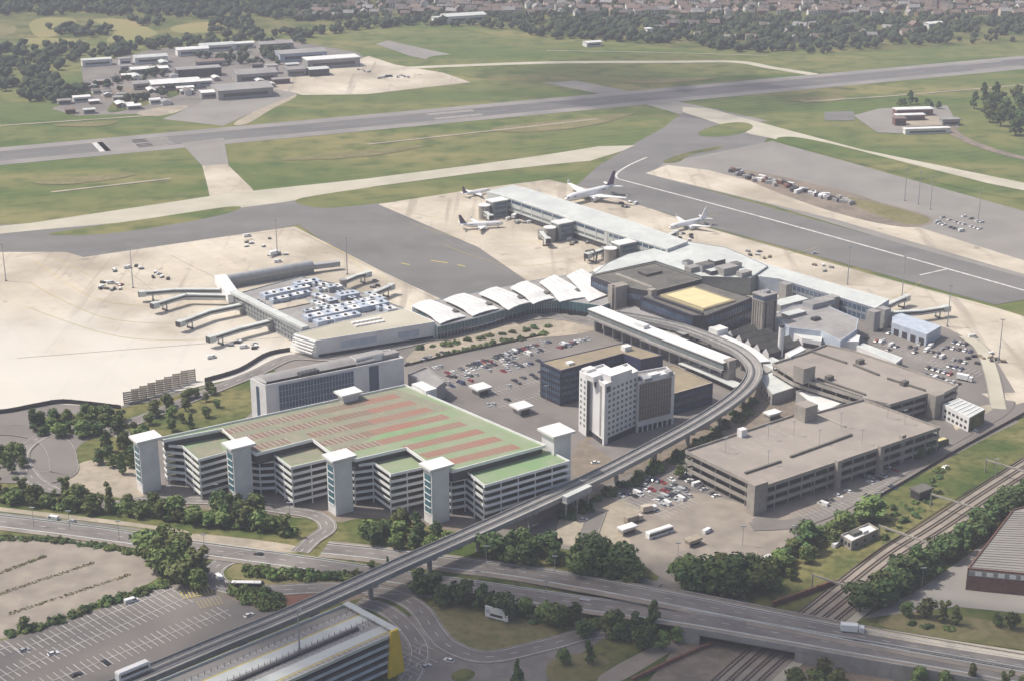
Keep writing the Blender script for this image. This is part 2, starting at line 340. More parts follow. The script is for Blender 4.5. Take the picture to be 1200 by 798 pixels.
# main runway
RA, RB = Vector((*G(-420, 222), 0)), Vector((*G(1500, 46), 0))
C = [RA + (RB - RA) * (k / 40) for k in range(41)]
b = MB(); ZL[0] += .006; ribbon(b, C, 0, 64, 'runway_shoulder', ZL[0]); struct('runway_shoulder', b)
b = MB(); ZL[0] += .006; ribbon(b, C, 0, 37, 'runway_dark', ZL[0]); struct('runway', b)
b = MB(); ZL[0] += .02; rz = ZL[0]
for o in (-18, 18): ribbon(b, C, o, 1.2, 'kerb_stone', rz)
dashes(b, C, 0, .9, 30, 22, 'kerb_stone', rz)
rdir = (RB - RA).normalized(); rn = Vector((-rdir.y, rdir.x, 0))
def rmark(px, py, L, Wd, off=0, m='kerb_stone'):
    p = Vector((*G(px, py), 0)); t = (p - RA).dot(rdir); c = RA + rdir * t + rn * off + Vector((0, 0, rz + .01))
    b.face([c - rdir * L / 2 - rn * Wd / 2, c + rdir * L / 2 - rn * Wd / 2, c + rdir * L / 2 + rn * Wd / 2, c - rdir * L / 2 + rn * Wd / 2], m)
rmark(118, 172, 9, 36, 0, 'paint_white'); rmark(146, 169, 40, 40, 0, 'runway_shoulder')
for o in (-14, -9, -4, 4, 9, 14): rmark(178, 166, 30, 2.5, o)
for o in (-10, 10): rmark(525, 131, 45, 8, o)
for o in (-14, 14): rmark(1160, 78, 60, 3, o)
struct('runway_marking', b)
# link from runway to the concrete taxiway
patch('taxiway_link', [(212, 168), (262, 162), (268, 194), (238, 196)], 'asphalt_pale')
patch('taxiway_link', [(237, 195), (266, 193), (296, 222), (300, 238), (248, 242), (244, 222)], 'concrete_apron')
# asphalt in front of the aprons
patch('taxiway', [(-500, 296), (-300, 282), (0, 264), (40, 262), (160, 246), (300, 228), (400, 232), (450, 238), (560, 288), (740, 352), (660, 420), (470, 345), (350, 264), (120, 305), (70, 299), (-500, 304)], 'asphalt_taxi')
patch('taxiway', [(660, 232), (700, 196), (738, 172), (778, 150), (806, 128), (840, 128), (908, 152), (890, 174), (870, 196), (800, 196), (740, 208), (724, 238)], 'asphalt_taxi')
patch('taxiway', [(-420, 306), (36, 262), (270, 227), (430, 210), (570, 192), (640, 182), (702, 172), (744, 171), (728, 178), (692, 189), (640, 194), (560, 203), (440, 219), (330, 238), (290, 243), (170, 259), (46, 270), (-420, 316)], 'concrete_taxi')
patch('grass_island', [(50, 275), (100, 267), (180, 256), (262, 243), (287, 242), (272, 250), (215, 262), (130, 275), (70, 277)], 'grass')
patch('grass_island', [(338, 236), (372, 229), (470, 215), (560, 204), (640, 195), (690, 190), (692, 194), (664, 206), (560, 224), (440, 240), (372, 246)], 'grass')
# aprons
patch('apron', [(-500, 310), (-300, 300), (0, 296), (78, 296), (98, 302), (345, 266), (450, 320), (540, 362), (500, 410), (352, 420), (280, 442), (160, 470), (140, 477), (70, 474), (0, 486), (-300, 520), (-500, 540)], 'concrete_west')
patch('apron', [(443, 240), (560, 222), (642, 211), (700, 224), (830, 268), (1020, 322), (1170, 362), (1260, 390), (1400, 440), (1400, 560), (1150, 470), (1120, 420), (960, 420), (700, 400), (640, 345), (560, 290)], 'concrete_apron')
patch('asphalt_apron', [(1060, 370), (1110, 385), (1160, 410), (1190, 460), (1120, 462), (1040, 430), (960, 400), (1000, 372)], 'lot')
# east taxiway and apron
patch('taxiway', [(760, 206), (780, 190), (806, 186), (905, 166), (1200, 248), (1500, 330), (1500, 420), (1200, 330), (900, 240)], 'asphalt_pale')
patch('apron_strip', [(756, 204), (782, 194), (830, 200), (1010, 246), (1200, 306), (1500, 400), (1500, 425), (1200, 322), (980, 258)], 'concrete_apron')
patch('rough_strip', [(846, 200), (872, 198), (1000, 226), (1030, 238), (1082, 250), (1100, 262), (1060, 270), (960, 246)], 'dirt')
patch('grass_strip', [(978, 232), (1004, 232), (1096, 256), (1080, 266), (1044, 260)], 'dry_grass')
patch('taxiway', [(700, 226), (730, 206), (758, 204), (1200, 326), (1500, 412), (1500, 445), (1200, 352), (1166, 358), (830, 266)], 'asphalt_taxi')
b = MB(); ZL[0] += .02
ribbon(b, path3([(758, 185), (738, 194), (724, 203), (724, 210), (742, 215), (900, 257), (1200, 341), (1400, 399)], 10), 0, 1.8, 'paint_white', ZL[0])
ribbon(b, path3([(1078, 323), (1110, 316)], 2), 0, 1.2, 'paint_white', ZL[0])
ribbon(b, path3([(470, 309), (480, 311)], 1), 0, 1.2, 'paint_yellow', ZL[0]); ribbon(b, path3([(505, 306), (525, 309)], 1), 0, 1.2, 'paint_yellow', ZL[0]); ribbon(b, path3([(536, 311), (545, 313)], 1), 0, 1.2, 'paint_yellow', ZL[0])
struct('taxiway_marking', b)
patch('taxiway', [(800, 126), (832, 128), (912, 150), (1010, 176), (1200, 215), (1500, 290), (1500, 300), (1200, 224), (1000, 184), (905, 163), (880, 158), (800, 132)], 'concrete_taxi')
patch('grass_island', [(812, 158), (840, 146), (872, 143), (886, 149), (870, 158), (834, 162)], 'grass')
patch('grass_island', [(770, 192), (800, 180), (852, 170), (842, 176), (806, 182), (796, 192)], 'grass_rough')
patch('grass_island', [(902, 162), (940, 160), (1080, 196), (1200, 226), (1200, 238), (1060, 206), (930, 172)], 'grass')
# fire station site
patch('fire_yard', [(1000, 136), (1030, 128), (1110, 124), (1124, 150), (1090, 158), (1028, 156)], 'asphalt_pale')
patch('fire_yard', [(966, 132), (1000, 131), (1002, 142), (966, 142)], 'asphalt_taxi')
b = MB(); C = path3([(1110, 138), (1118, 156), (1150, 172), (1200, 186), (1300, 205)]); ZL[0] += .006; ribbon(b, C, 0, 10, 'dirt', ZL[0]); struct('service_track', b)
b = MB(); ZL[0] += .02                                              # stand centre lines and stop bars
for pl in ([(60, 300), (120, 330), (172, 346)], [(40, 306), (110, 350), (186, 360)], [(30, 330), (120, 372), (216, 380)], [(30, 360), (140, 395), (252, 398)], [(345, 270), (400, 296), (426, 318)], [(380, 284), (430, 312), (458, 333)], [(460, 244), (520, 258), (585, 262)], [(480, 262), (560, 285), (640, 282)], [(520, 288), (600, 312), (690, 302)],
           [(722, 216), (690, 232), (650, 240)], [(840, 252), (800, 262), (772, 270)], [(960, 290), (920, 300), (890, 304)], [(1080, 330), (1060, 344), (1044, 350)]): ribbon(b, path3(pl, 8), 0, .3, 'paint_yellow', ZL[0])
for pl in ([(20, 300), (345, 270)], [(345, 270), (520, 356)], [(448, 243), (640, 342)], [(700, 230), (1160, 362)], [(20, 420), (330, 396)], [(200, 300), (260, 330)], [(150, 318), (190, 350)]): ribbon(b, path3(pl, 12), 0, .35, 'kerb_stone', ZL[0])
struct('apron_marking', b)
for i, pl in enumerate(([(560, 150), (700, 138), (760, 130), (690, 150), (600, 158)], [(20, 215), (120, 205), (180, 203), (90, 218)], [(300, 190), (420, 178), (520, 168), (430, 186)], [(700, 96), (800, 92), (860, 90), (780, 100)], [(900, 118), (1000, 110), (980, 122)], [(40, 148), (150, 140), (120, 150)])): patch('dry_patch', pl, 'dry_grass')
b = MB(); ZL[0] += .006
for pl in ([(430, 170), (540, 158), (700, 140)], [(0, 148), (90, 142), (180, 136)], [(640, 60), (760, 62), (900, 66)], [(940, 120), (1060, 112), (1200, 100)], [(60, 226), (200, 210)]): ribbon(b, path3(pl, 8), 0, 3.5, 'sandy', ZL[0])
struct('worn_track', b)
# landside ground
patch('landside', [(-300, 545), (0, 486), (70, 474), (140, 478), (160, 471), (280, 444), (352, 420), (520, 385), (660, 352), (900, 400), (1110, 440), (1165, 470), (1200, 500), (1060, 600), (960, 690), (880, 720), (690, 680), (560, 650), (200, 600), (0, 580), (-300, 570)], 'lot')
patch('dirt_verge', [(0, 490), (60, 478), (140, 480), (160, 500), (80, 500), (40, 512), (0, 515)], 'lot')
patch('verge', [(36, 490), (140, 482), (300, 438), (330, 430), (300, 470), (290, 495), (180, 520), (120, 512), (42, 505)], 'grass_rough')
patch('verge', [(90, 520), (130, 506), (170, 510), (168, 560), (112, 560), (84, 548)], 'grass_rough')
patch('verge', [(0, 520), (28, 522), (36, 545), (0, 552)], 'grass_rough')
patch('lay_by', [(82, 548), (112, 536), (168, 552), (180, 578), (140, 592), (100, 588), (72, 572)], 'sandy')
patch('verge', [(-300, 575), (0, 562), (80, 572), (200, 596), (420, 610), (560, 632), (560, 650), (400, 642), (200, 628), (0, 604), (-300, 596)], 'grass_rough')
patch('main_road_edge', [(-220, 574), (0, 601), (120, 614), (214, 627), (216, 640), (100, 632), (0, 618), (-220, 594)], 'road')
patch('sandy_verge', [(-220, 568), (0, 595), (120, 608), (222, 622), (222, 626), (120, 613), (0, 600), (-220, 573)], 'sandy')
patch('verge', [(180, 578), (560, 616), (600, 640), (540, 640), (420, 612), (200, 596)], 'dirt')
patch('bank', [(390, 612), (450, 605), (560, 630), (640, 640), (760, 660), (780, 684), (700, 682), (560, 655), (450, 640), (410, 632)], 'grass_rough')
patch('earthworks', [(655, 600), (700, 570), (760, 600), (770, 640), (740, 640), (690, 640), (650, 640)], 'sandy')
patch('dirt_yard', [(740, 600), (800, 570), (900, 600), (960, 600), (900, 660), (830, 690), (770, 680), (735, 640)], 'gravel')
patch('hotel_yard', [(668, 520), (720, 500), (830, 490), (860, 470), (850, 500), (720, 565), (672, 575)], 'dirt')
patch('road', [(720, 470), (850, 430), (880, 455), (850, 500), (720, 540), (690, 520)], 'road')
patch('dirt_bank', [(830, 480), (910, 440), (960, 470), (870, 520), (810, 530), (700, 570), (690, 562)], 'dirt')
patch('forecourt', [(474, 418), (520, 392), (650, 372), (720, 378), (690, 392), (620, 398), (530, 412), (478, 430)], 'sandy')
patch('service_road', [(880, 610), (900, 600), (1090, 522), (1170, 480), (1200, 472), (1200, 488), (1150, 508), (1020, 582), (960, 606), (900, 622)], 'lot')
patch('car_park_right', [(880, 600), (900, 596), (1030, 545), (1050, 560), (990, 600), (930, 615)], 'gravel')
patch('bank', [(940, 640), (1020, 590), (1160, 510), (1230, 480), (1260, 500), (1200, 532), (1060, 625), (1000, 665), (940, 716), (860, 708), (900, 670)], 'grass_rough')
patch('sandy_verge', [(1110, 490), (1160, 472), (1190, 478), (1130, 520)], 'sandy')
# ------------------------------------------------------------------ FOREGROUND GROUND, ROADS, RAILWAY
patch('landside', [(-300, 596), (0, 602), (200, 628), (420, 642), (700, 684), (880, 722), (1000, 690), (1250, 480), (1600, 480), (1600, 900), (-300, 900)], 'grass_rough')
patch('gravel_field', [(-120, 624), (60, 630), (150, 642), (182, 654), (196, 678), (100, 714), (22, 744), (0, 750), (-120, 780)], 'gravel')
patch('car_park', [(-160, 800), (20, 746), (206, 684), (228, 688), (300, 710), (335, 720), (240, 762), (150, 806), (100, 860), (-160, 880)], 'lot')
patch('verge', [(330, 720), (225, 690), (236, 684), (300, 700), (400, 692), (430, 690), (440, 700)], 'dirt')
patch('bare_bank', [(320, 700), (380, 690), (436, 690), (400, 706), (340, 712)], 'rust')
patch('concrete_bank', [(216, 627), (240, 626), (356, 640), (354, 650), (300, 644), (214, 637)], 'sandy')
patch('junction_grass', [(262, 672), (275, 660), (300, 657), (360, 664), (425, 672), (440, 680), (380, 686), (330, 690), (280, 684)], 'dry_grass')
patch('car_park', [(462, 745), (490, 712), (512, 742), (530, 765), (500, 798), (470, 820)], 'lot')
patch('junction_apron', [(500, 776), (540, 764), (600, 770), (680, 748), (720, 742), (690, 760), (640, 800), (600, 830), (470, 830)], 'road')
patch('junction_grass', [(496, 711), (540, 708), (600, 720), (640, 733), (656, 748), (590, 765), (545, 763), (522, 746)], 'dry_grass')
patch('junction_grass', [(528, 790), (545, 783), (560, 790), (548, 800), (530, 800)], 'grass_rough')
patch('junction_grass', [(640, 772), (690, 765), (720, 775), (700, 800), (640, 805)], 'dry_grass')
patch('footpath', [(690, 800), (740, 770), (800, 744), (812, 748), (770, 775), (720, 805)], 'gravel')
patch('scrub', [(800, 745), (900, 765), (1080, 800), (1080, 860), (700, 860), (770, 790)], 'dirt')
# railway
patch('railway_bed', [(880, 760), (930, 722), (1000, 668), (1085, 612), (1200, 538), (1400, 412), (1440, 425), (1200, 572), (1110, 638), (990, 728), (950, 760), (860, 840), (780, 840)], 'gravel')
RC = path3([(830, 830), (905, 762), (960, 722), (1043, 655), (1098, 620), (1200, 553), (1420, 418)], 10)
b = MB()
for o in (-6.5, -2.2, 2.2, 6.5):
    for s in (-.72, .72): ribbon(b, RC, o + s, .22, 'rail_steel', ZL[0] + .35, .3)
struct('railway_track', b)
b = MB()
for o in (-6.5, -2.2, 2.2, 6.5): dashes(b, RC, o, 2.4, .5, .9, 'bark', ZL[0] + .05)
struct('railway_sleepers', b)
b = MB(); ZL[0] += .006; ribbon(b, RC, -11.5, 3.5, 'concrete_taxi', ZL[0]); struct('cess_path', b)
# right-hand works and verge
patch('works_yard', [(1010, 726), (1080, 690), (1200, 604), (1320, 520), (1500, 520), (1500, 700), (1200, 720), (1120, 712)], 'asphalt_pale')
patch('verge', [(1012, 735), (1060, 716), (1120, 722), (1220, 738), (1300, 750), (1300, 775), (1150, 756)], 'dry_grass')
# slip roads
def road(name, pts, w, m='road', kerb=True, line=True, seg=8):
    ZL[0] += .008; z = ZL[0]; C = path3(pts, seg); b = MB(); ribbon(b, C, 0, w, m, z); struct(name, b)
    b = MB()
    if kerb:
        for s in (-1, 1): ribbon(b, C, s * (w / 2 + .2), .4, 'kerb_stone', z + .12, .12)
        struct('kerb', b); b = MB()
    if line: dashes(b, C, 0, .25, 3, 6, 'paint_white', z + .012)
    if line:
        for s in (-1, 1): ribbon(b, C, s * (w / 2 - .6), .22, 'paint_white', z + .012)
        struct('road_marking', b)
    return C
road('slip_road', [(560, 700), (470, 692), (380, 690), (310, 693), (264, 689), (249, 675), (260, 661), (292, 652), (340, 656)], 8)
road('slip_road', [(430, 692), (466, 700), (492, 716), (510, 742), (530, 760), (572, 771), (640, 757), (690, 744), (740, 742)], 8)
road('slip_road', [(420, 706), (452, 716), (478, 738), (492, 765), (478, 800), (440, 850)], 7)
road('access_road', [(352, 648), (366, 634), (384, 620), (372, 606), (330, 598), (250, 588), (170, 588), (120, 592), (60, 575), (34, 556), (26, 530), (60, 508), (120, 502), (165, 522)], 7, 'road')
road('access_road', [(-60, 505), (20, 505), (60, 516), (74, 540), (60, 560), (-60, 556)], 12, 'lot', line=False)
road('access_road', [(150, 498), (240, 462), (300, 438), (342, 420), (400, 420), (480, 404), (560, 386), (640, 372), (712, 385), (790, 412), (842, 440)], 8)
road('access_road', [(700, 600), (690, 640), (720, 672), (770, 690)], 7, 'lot', line=False)
road('access_road', [(1180, 470), (1168, 486), (1100, 524), (1010, 580), (940, 612), (880, 618)], 8, 'lot', kerb=False, line=False)
road('service_road', [(1130, 395), (1150, 410), (1162, 440), (1170, 480)], 7, 'concrete_taxi', line=False)
# main dual carriageway, climbing on to the railway bridge at the right
def zr(x): t = min(max((x - 640) / 150, 0), 1); return 5.5 * t * t * (3 - 2 * t)
def zp(L): return [(x, y, zr(x)) for x, y in L]
UP = [(380, 644), (430, 649), (493, 657), (543, 663), (607, 671), (683, 684), (733, 693), (800, 706), (900, 726), (1000, 745.5), (1100, 764), (1300, 799)]
LO = [(-200, 590), (0, 612), (120, 627), (220, 642), (330, 657), (430, 672), (483, 680), (543, 688), (612, 698), (680, 708), (800, 724), (900, 741), (1000, 759), (1100, 776), (1300, 812)]
ZL[0] += .02
UPC, LOC = path3(zp(UP), 8), path3(zp(LO), 8)
for C, w in ((UPC, 8.5), (LOC, 9.5)):
    z = ZL[0]; b = MB(); ribbon(b, C, 0, w, 'road', z, .5); struct('main_road', b)
    b = MB()
    for s in (-1, 1): ribbon(b, C, s * (w / 2 - .5), .25, 'paint_white', z + .015)
    dashes(b, C, 0, .22, 3, 6, 'paint_white', z + .015); struct('road_marking', b)
b = MB(); ribbon(b, UPC, -6.2, 3, 'gravel', ZL[0] + .1, .3)
ribbon(b, UPC, 5.6, 2.4, 'gravel', ZL[0] + .1, .3); ribbon(b, LOC, -6.3, 2.6, 'gravel', ZL[0] + .1, .3); struct('pavement', b)
bc = [LOC[i] for i in range(len(LOC)) if LOC[i].z > 5.2]
uc = [UPC[i] for i in range(len(UPC)) if UPC[i].z > 5.2]
br = thing('road_bridge', 'concrete road bridge carrying the dual carriageway over the railway', 'bridge', bc[4])
b = MB()
for C, o in ((bc, -8.0),):
    ribbon(b, C, o, .5, 'grey_concrete', 1.3, 2.0)
b.build('parapet', br)
b = MB(); ribbon(b, uc, 7.2, .5, 'brown_concrete', 1.2, 2.0); b.build('parapet', br)
b = MB()                                                            # deck between the two lines
n = min(len(bc), len(uc))
ribbon(b, bc, 1.0, 18, 'grey_concrete', -.35, 1.1); b.build('deck', br)
def side_wall(i0, i1, name):
    b = MB()
    for i in range(i0, i1):
        p, q = bc[i] + sides(bc, i) * -7.9, bc[i + 1] + sides(bc, i + 1) * -7.9
        b.beam((p.x, p.y, 0), (q.x, q.y, 0), .8, p.z - .8, 'grey_concrete')
    return b.build(name, br)
xs = [600 + FPX * c.x / (c.y * math.cos(TH) + (H - c.z) * math.sin(TH)) for c in bc]
k0 = next(i for i, x in enumerate(xs) if x > 815); k1 = next(i for i, x in enumerate(xs) if x > 925)
side_wall(0, k0, 'abutment'); side_wall(k1, len(bc) - 1, 'abutment')
b = MB(); C = path3([(1008, 739, 5.5), (1100, 754.5, 5.5), (1185, 768, 5.5), (1300, 786, 5.5)], 6); ribbon(b, C, 0, 6.0, 'concrete_apron', ZL[0] + .14, .3)
struct('footway', b)
for C, o, lb in ((UPC, 4.6, 'pale steel crash barrier on the far edge of the main road'), (UPC, -4.7, 'pale steel crash barrier on the far side of the median strip'), (LOC, 5.2, 'pale steel crash barrier on the near side of the median strip'), (LOC, -5.2, 'pale steel crash barrier on the near edge of the main road')):
    t = thing('crash_barrier', lb, 'barrier', tuple(C[0]))
    b = MB(); ribbon(b, C, o, .3, 'pale_roof', 1.0, .5); b.build('rail', t); b = MB(); ribbon(b, C, o, .18, 'steel', .52, .5); b.build('kick_rail', t)
# ------------------------------------------------------------------ painted parking bays
lines = MB()
def bays(p0, p1, depth, pitch=2.6, m='paint_white', both=False, z=None, w=.08):
    a, c = Vector((*G(*p0), 0)), Vector((*G(*p1), 0)); d = (c - a); L = d.length; d.normalize(); n = Vector((-d.y, d.x, 0)); z = z if z is not None else ZL[0] + .03
    for k in range(int(L / pitch) + 1):
        p = a + d * (k * pitch) + Vector((0, 0, z)); e = p + n * depth; s = p - n * depth if both else p
        lines.face([s - d * w, s + d * w, e + d * w, e - d * w], m)
    p, q = a + Vector((0, 0, z)), c + Vector((0, 0, z)); lines.face([p - n * w, q - n * w, q + n * w, p + n * w], m)
for p, q in (((20, 764), (205, 690)), ((-40, 812), (222, 700)), ((30, 812), (268, 716)), ((-90, 800), (15, 757))):
    bays(p, q, 4.8, 2.6, both=True, w=.15)
bays((216, 703), (250, 696), 7, 1.4, 'paint_yellow', w=.2); bays((236, 714), (262, 708), 6, 1.4, 'paint_yellow')
for p, q in (((485, 470), (560, 442)), ((500, 452), (640, 410)), ((520, 440), (640, 402)), ((560, 466), (640, 445)), ((585, 478), (640, 462))): bays(p, q, 4.8, 2.6, both=True)
for p, q in (((728, 588), (760, 575)), ((742, 598), (800, 572)), ((770, 604), (812, 586)), ((468, 775), (500, 755)), ((472, 790), (505, 770))): bays(p, q, 4.8, 2.6, both=True)
for p, q in (((1000, 590), (1060, 555)), ((940, 606), (990, 590)), ((1010, 395), (1060, 412)), ((1030, 405), (1080, 425)), ((1060, 415), (1110, 435)), ((1090, 425), (1150, 440))): bays(p, q, 4.8, 2.6, both=True)
bays((-40, 655), (0, 640), 4, 2.8)
struct('parking_bay_marking', lines)
# ------------------------------------------------------------------ BUILDINGS
def mid(P): return (sum(p[0] for p in P) / len(P), sum(p[1] for p in P) / len(P))
def lerp(a, b, t): return tuple(x + (y - x) * t for x, y in zip(a, b))
def outward(A, B, c):
    d = Vector((B[0] - A[0], B[1] - A[1])); L = d.length; d.normalize(); n = Vector((d.y, -d.x))
    m = Vector(((A[0] + B[0]) / 2, (A[1] + B[1]) / 2))
    if n.dot(m - Vector(c)) < 0: n = -n
    return d, n, L
def shell(parent, P, z0, z1, wall, roof, par=.7, pt=.45, wname='wall', rname='roof', cap=None):
    """walls with a parapet and a roof deck sunk behind it"""
    P = ccw(P); n = len(P); b = MB(); Q = inset(P, pt)
    for i in range(n):
        a, c, d, e = P[i], P[(i + 1) % n], Q[(i + 1) % n], Q[i]
        b.face([(*a, z0), (*c, z0), (*c, z1), (*a, z1)], wall)
        b.face([(*a, z1), (*c, z1), (*d, z1), (*e, z1)], cap or wall)
        b.face([(*d, z1 - par), (*e, z1 - par), (*e, z1), (*d, z1)], wall)
    w = b.build(wname, parent)
    b = MB(); b.sheet(inset(P, pt - .01), z1 - par, roof); r = b.build(rname, parent)
    return w, r
def panel(parent, A, B, c, z0, z1, m, name='window', t0=0, t1=1, out=.12, frame=None):
    """one pane or panel standing a little proud of the wall from A to B"""
    d, n, L = outward(A, B, c); A2 = Vector(A[:2]); p, q = A2 + d * L * t0, A2 + d * L * t1
    b = MB(); P = [p, q, q + n * out, p + n * out]; b.prism([tuple(x) for x in P], z0, z1, m, None, True)
    return b.build(name, parent)
def window_grid(parent, A, B, c, zs, cols, w, h, m='window_dark', t0=.04, t1=.96, out=.1, name='window'):
    d, n, L = outward(A, B, c)
    for z in zs:
        for k in range(cols):
            t = t0 + (t1 - t0) * (k + .5) / cols
            panel(parent, A, B, c, z, z + h, m, name, t - w / 2 / L, t + w / 2 / L, out)
def mullions(parent, A, B, c, z0, z1, n, m='steel', w=.25, out=.25, rows=0, name='mullion_frame'):
    d, nn, L = outward(A, B, c); b = MB(); A2 = Vector(A[:2]); r = math.atan2(d.y, d.x)
    for k in range(n + 1):
        p = A2 + d * (L * k / n) + nn * out / 2; b.box((p.x, p.y, z0), (w, out, z1 - z0), r, m)
    for k in range(rows + 1):
        p = A2 + d * (L / 2) + nn * (out / 2 + .03); b.box((p.x, p.y, z0 + (z1 - z0 - w) * k / max(rows, 1)), (L, out, w), r, m)
    return b.build(name, parent)
def block(name, label, cat, px, z, wall, roof, z0=0, par=.7, group=None, cap=None):
    """a building whose roof corners are surveyed at height z; returns (root, plan, centre)"""
    P = ccw(GL(px, z)); c = mid(P); t = thing(name, label, cat, (*c, 0), group)
    shell(t, P, z0, z, wall, roof, par, cap=cap); return t, P, c
def rbox(parent, name, px, z, size, head, m, top=None, z0=0):
    """a box whose top centre is seen at px and height z; head = compass heading of its length"""
    x, y = G(*px, z + size[2]); b = MB(); b.box((x, y, z), size, math.pi / 2 - R(head), m, top); return b.build(name, parent)
UH, VH = 55.0, 142.0
def axes(h): return Vector((math.sin(R(h)), math.cos(R(h)), 0))
AU, AV = axes(UH), axes(VH)

# ---- green-decked multi-storey car park with saw-tooth front
def multi_storey():
    Z1, Z0, LV = 18.6, 21.7, 3.1
    low = [(193, 522), (214, 524), (232, 540), (268, 530), (302, 534), (320, 533), (341, 549), (386, 538), (416, 546), (438, 543), (458, 557), (498, 548), (530, 556), (546, 553), (568, 570), (668, 541), (640, 527), (475, 458), (190, 518)]
    main = [(192, 517), (260, 504), (276, 518), (300, 533), (366, 516), (387, 532), (416, 540), (476, 526), (500, 543), (530, 553), (640, 523), (475, 452), (187, 514)]
    L = GL(low, Z1); Mn = GL(main, Z0); c = mid(Mn)
    t = thing('multi_storey_car_park', 'white multi storey car park with saw tooth front and green and red roof deck', 'car park', (*c, 0))
    Lc = ccw(L)
    b = MB(); b.prism(inset(Lc, 4.5), 0, Z1 - 2, 'shadow_core'); b.build('shaded_core', t)
    for k in range(1, 7):                                         # decks: slab with its white parapet
        z = k * LV; b = MB(); b.ring(Lc, .3, z - .5, z + .75, 'white_clad'); d = b.build('deck_level', t)
        b = MB(); b.prism(inset(Lc, .28), z - .45, z - .1, 'grey_concrete', 'deck_grey' if k < 6 else 'deck_green', True); b.build('deck_slab', d)
    b = MB()
    for i in range(len(Lc)):
        A, B = Vector(Lc[i]), Vector(Lc[(i + 1) % len(Lc)]); n = max(1, int((B - A).length / 7.5))
        for k in range(n):
            p = A.lerp(B, k / n); q = Vector(c) - p; q.normalize(); p = p + q * .55
            b = MB(); b.box((p.x, p.y, 0), (.5, .5, Z1 - .3), 0, 'white_clad'); b.build('column', t)
    Mc = ccw(Mn); b = MB(); b.prism(inset(Mc, 1.2), Z1 - 2, Z0 - .4, 'shadow_core'); b.build('shaded_recess', t); b = MB(); b.ring(Mc, .35, Z0 - .5, Z0 + .9, 'white_clad')  # dark infill painted as the shade below the upper parapet
    b.build('upper_parapet', t)
    b = MB(); b.prism(inset(Mc, .33), Z0 - .5, Z0, 'grey_concrete', 'deck_green', True); dk = b.build('upper_deck', t)
    # painted bay rows on the upper deck; the far left of the deck is worn grey
    a0, a1, a2 = Vector(G(475, 454, Z0)), Vector(G(640, 523, Z0)), Vector(G(187, 515, Z0))
    u = (a2 - a0).normalized(); v = (a1 - a0); VL = v.length; v.normalize(); UL = (a2 - a0).length
    polyV = [Vector(p) for p in inset(Mc, 1.2)]
    def inside(p):
        r = False
        for i in range(len(polyV)):
            A, B = polyV[i], polyV[(i + 1) % len(polyV)]
            if (A.y > p.y) != (B.y > p.y) and p.x < (B.x - A.x) * (p.y - A.y) / (B.y - A.y) + A.x: r = not r
        return r
    b = MB()
    b.sheet(GL([(192, 516), (258, 505), (300, 531), (366, 515), (400, 530), (480, 492), (530, 478), (462, 455)], Z0), Z0 + .01, 'deck_grey'); b.build('worn_surface', t)
    rows = []; s = 4.0
    while s + 6 < VL: rows.append(s); s += 11.6
    for j, s in enumerate(rows):
        red = MB(); ln = MB(); k = 0; x = 9.0
        while x < UL - 6:
            cs = a0 + u * (x + 1.25) + v * (s + 3)
            if inside(cs) and inside(cs + v * 5.2) and inside(cs - v * 5.2):
                m = 'deck_red' if x < UL * (.2 + .055 * j) else 'deck_brown'
                q = [a0 + u * x + v * s, a0 + u * (x + 2.5) + v * s, a0 + u * (x + 2.5) + v * (s + 6), a0 + u * x + v * (s + 6)]
                red.sheet([tuple(p) for p in q], Z0 + .02, m)
                p = a0 + u * x + v * (s + 3); ang = math.atan2(v.y, v.x)
                ln.box((p.x, p.y, Z0 + .026), (5.8, .26, .004), ang, 'paint_white' if x > UL * .42 else 'kerb_stone')
            x += 2.5
        if red.f: r = red.build('bay_row', t); ln.build('bay_lines', r)
    # lower bay decks: a green strip with lines
    for px in ([(219, 525), (233, 537), (262, 529), (256, 513)], [(328, 532), (341, 545), (383, 535), (368, 521)], [(442, 543), (458, 554), (494, 546), (476, 531)], [(552, 553), (569, 567), (660, 541), (640, 530)]):
        b = MB(); b.sheet(GL(px, 6 * LV - .1), 6 * LV - .07, 'deck_green' if px[0][0] > 400 else 'deck_grey'); b.build('lower_deck_surface', t)
    # stair towers
    for cx, cy, base in ((178.5, 577, 0), (287, 588, 0), (404, 603, 0), (517, 614, 0)):
        z = 25.5 if cx > 200 else 24.5
        x, y = G(cx - 2, base and 0 or cy, 0); b = MB(); rz = math.pi / 2 - R(UH)
        o = Vector((x, y, 0)) + AU * 1.0 - AV * 3.2
        b.box((o.x, o.y, 0), (8.6, 6.4, z - .4), rz, 'white_wall'); tw = b.build('stair_tower', t)
        g = MB(); p = o - AU * 4.34 + AV * .2; g.box((p.x, p.y, 5), (.3, 4.6, z - 8), rz, 'teal_glass'); g.build('stair_glazing', tw)
        for k in range(6): g = MB(); q = o - AU * 4.45 + AV * .2; g.box((q.x, q.y, 5 + k * (z - 8) / 6), (.4, 4.8, .35), rz, 'white_clad'); g.build('glazing_bar', tw)
        g = MB(); p = o + AU * .2; g.box((p.x, p.y, z - .4), (11.2, 8.6, .25), rz, 'dark_metal'); g.box((p.x, p.y, z - .15), (11.8, 9.2, 1.0), rz, 'white_roof'); g.build('tower_roof', tw)
        g = MB(); p = o - AU * 4.1 + AV * 3.0; g.box((p.x, p.y, 0), (.9, .9, 5), rz, 'white_clad'); g.build('corner_pier', tw)
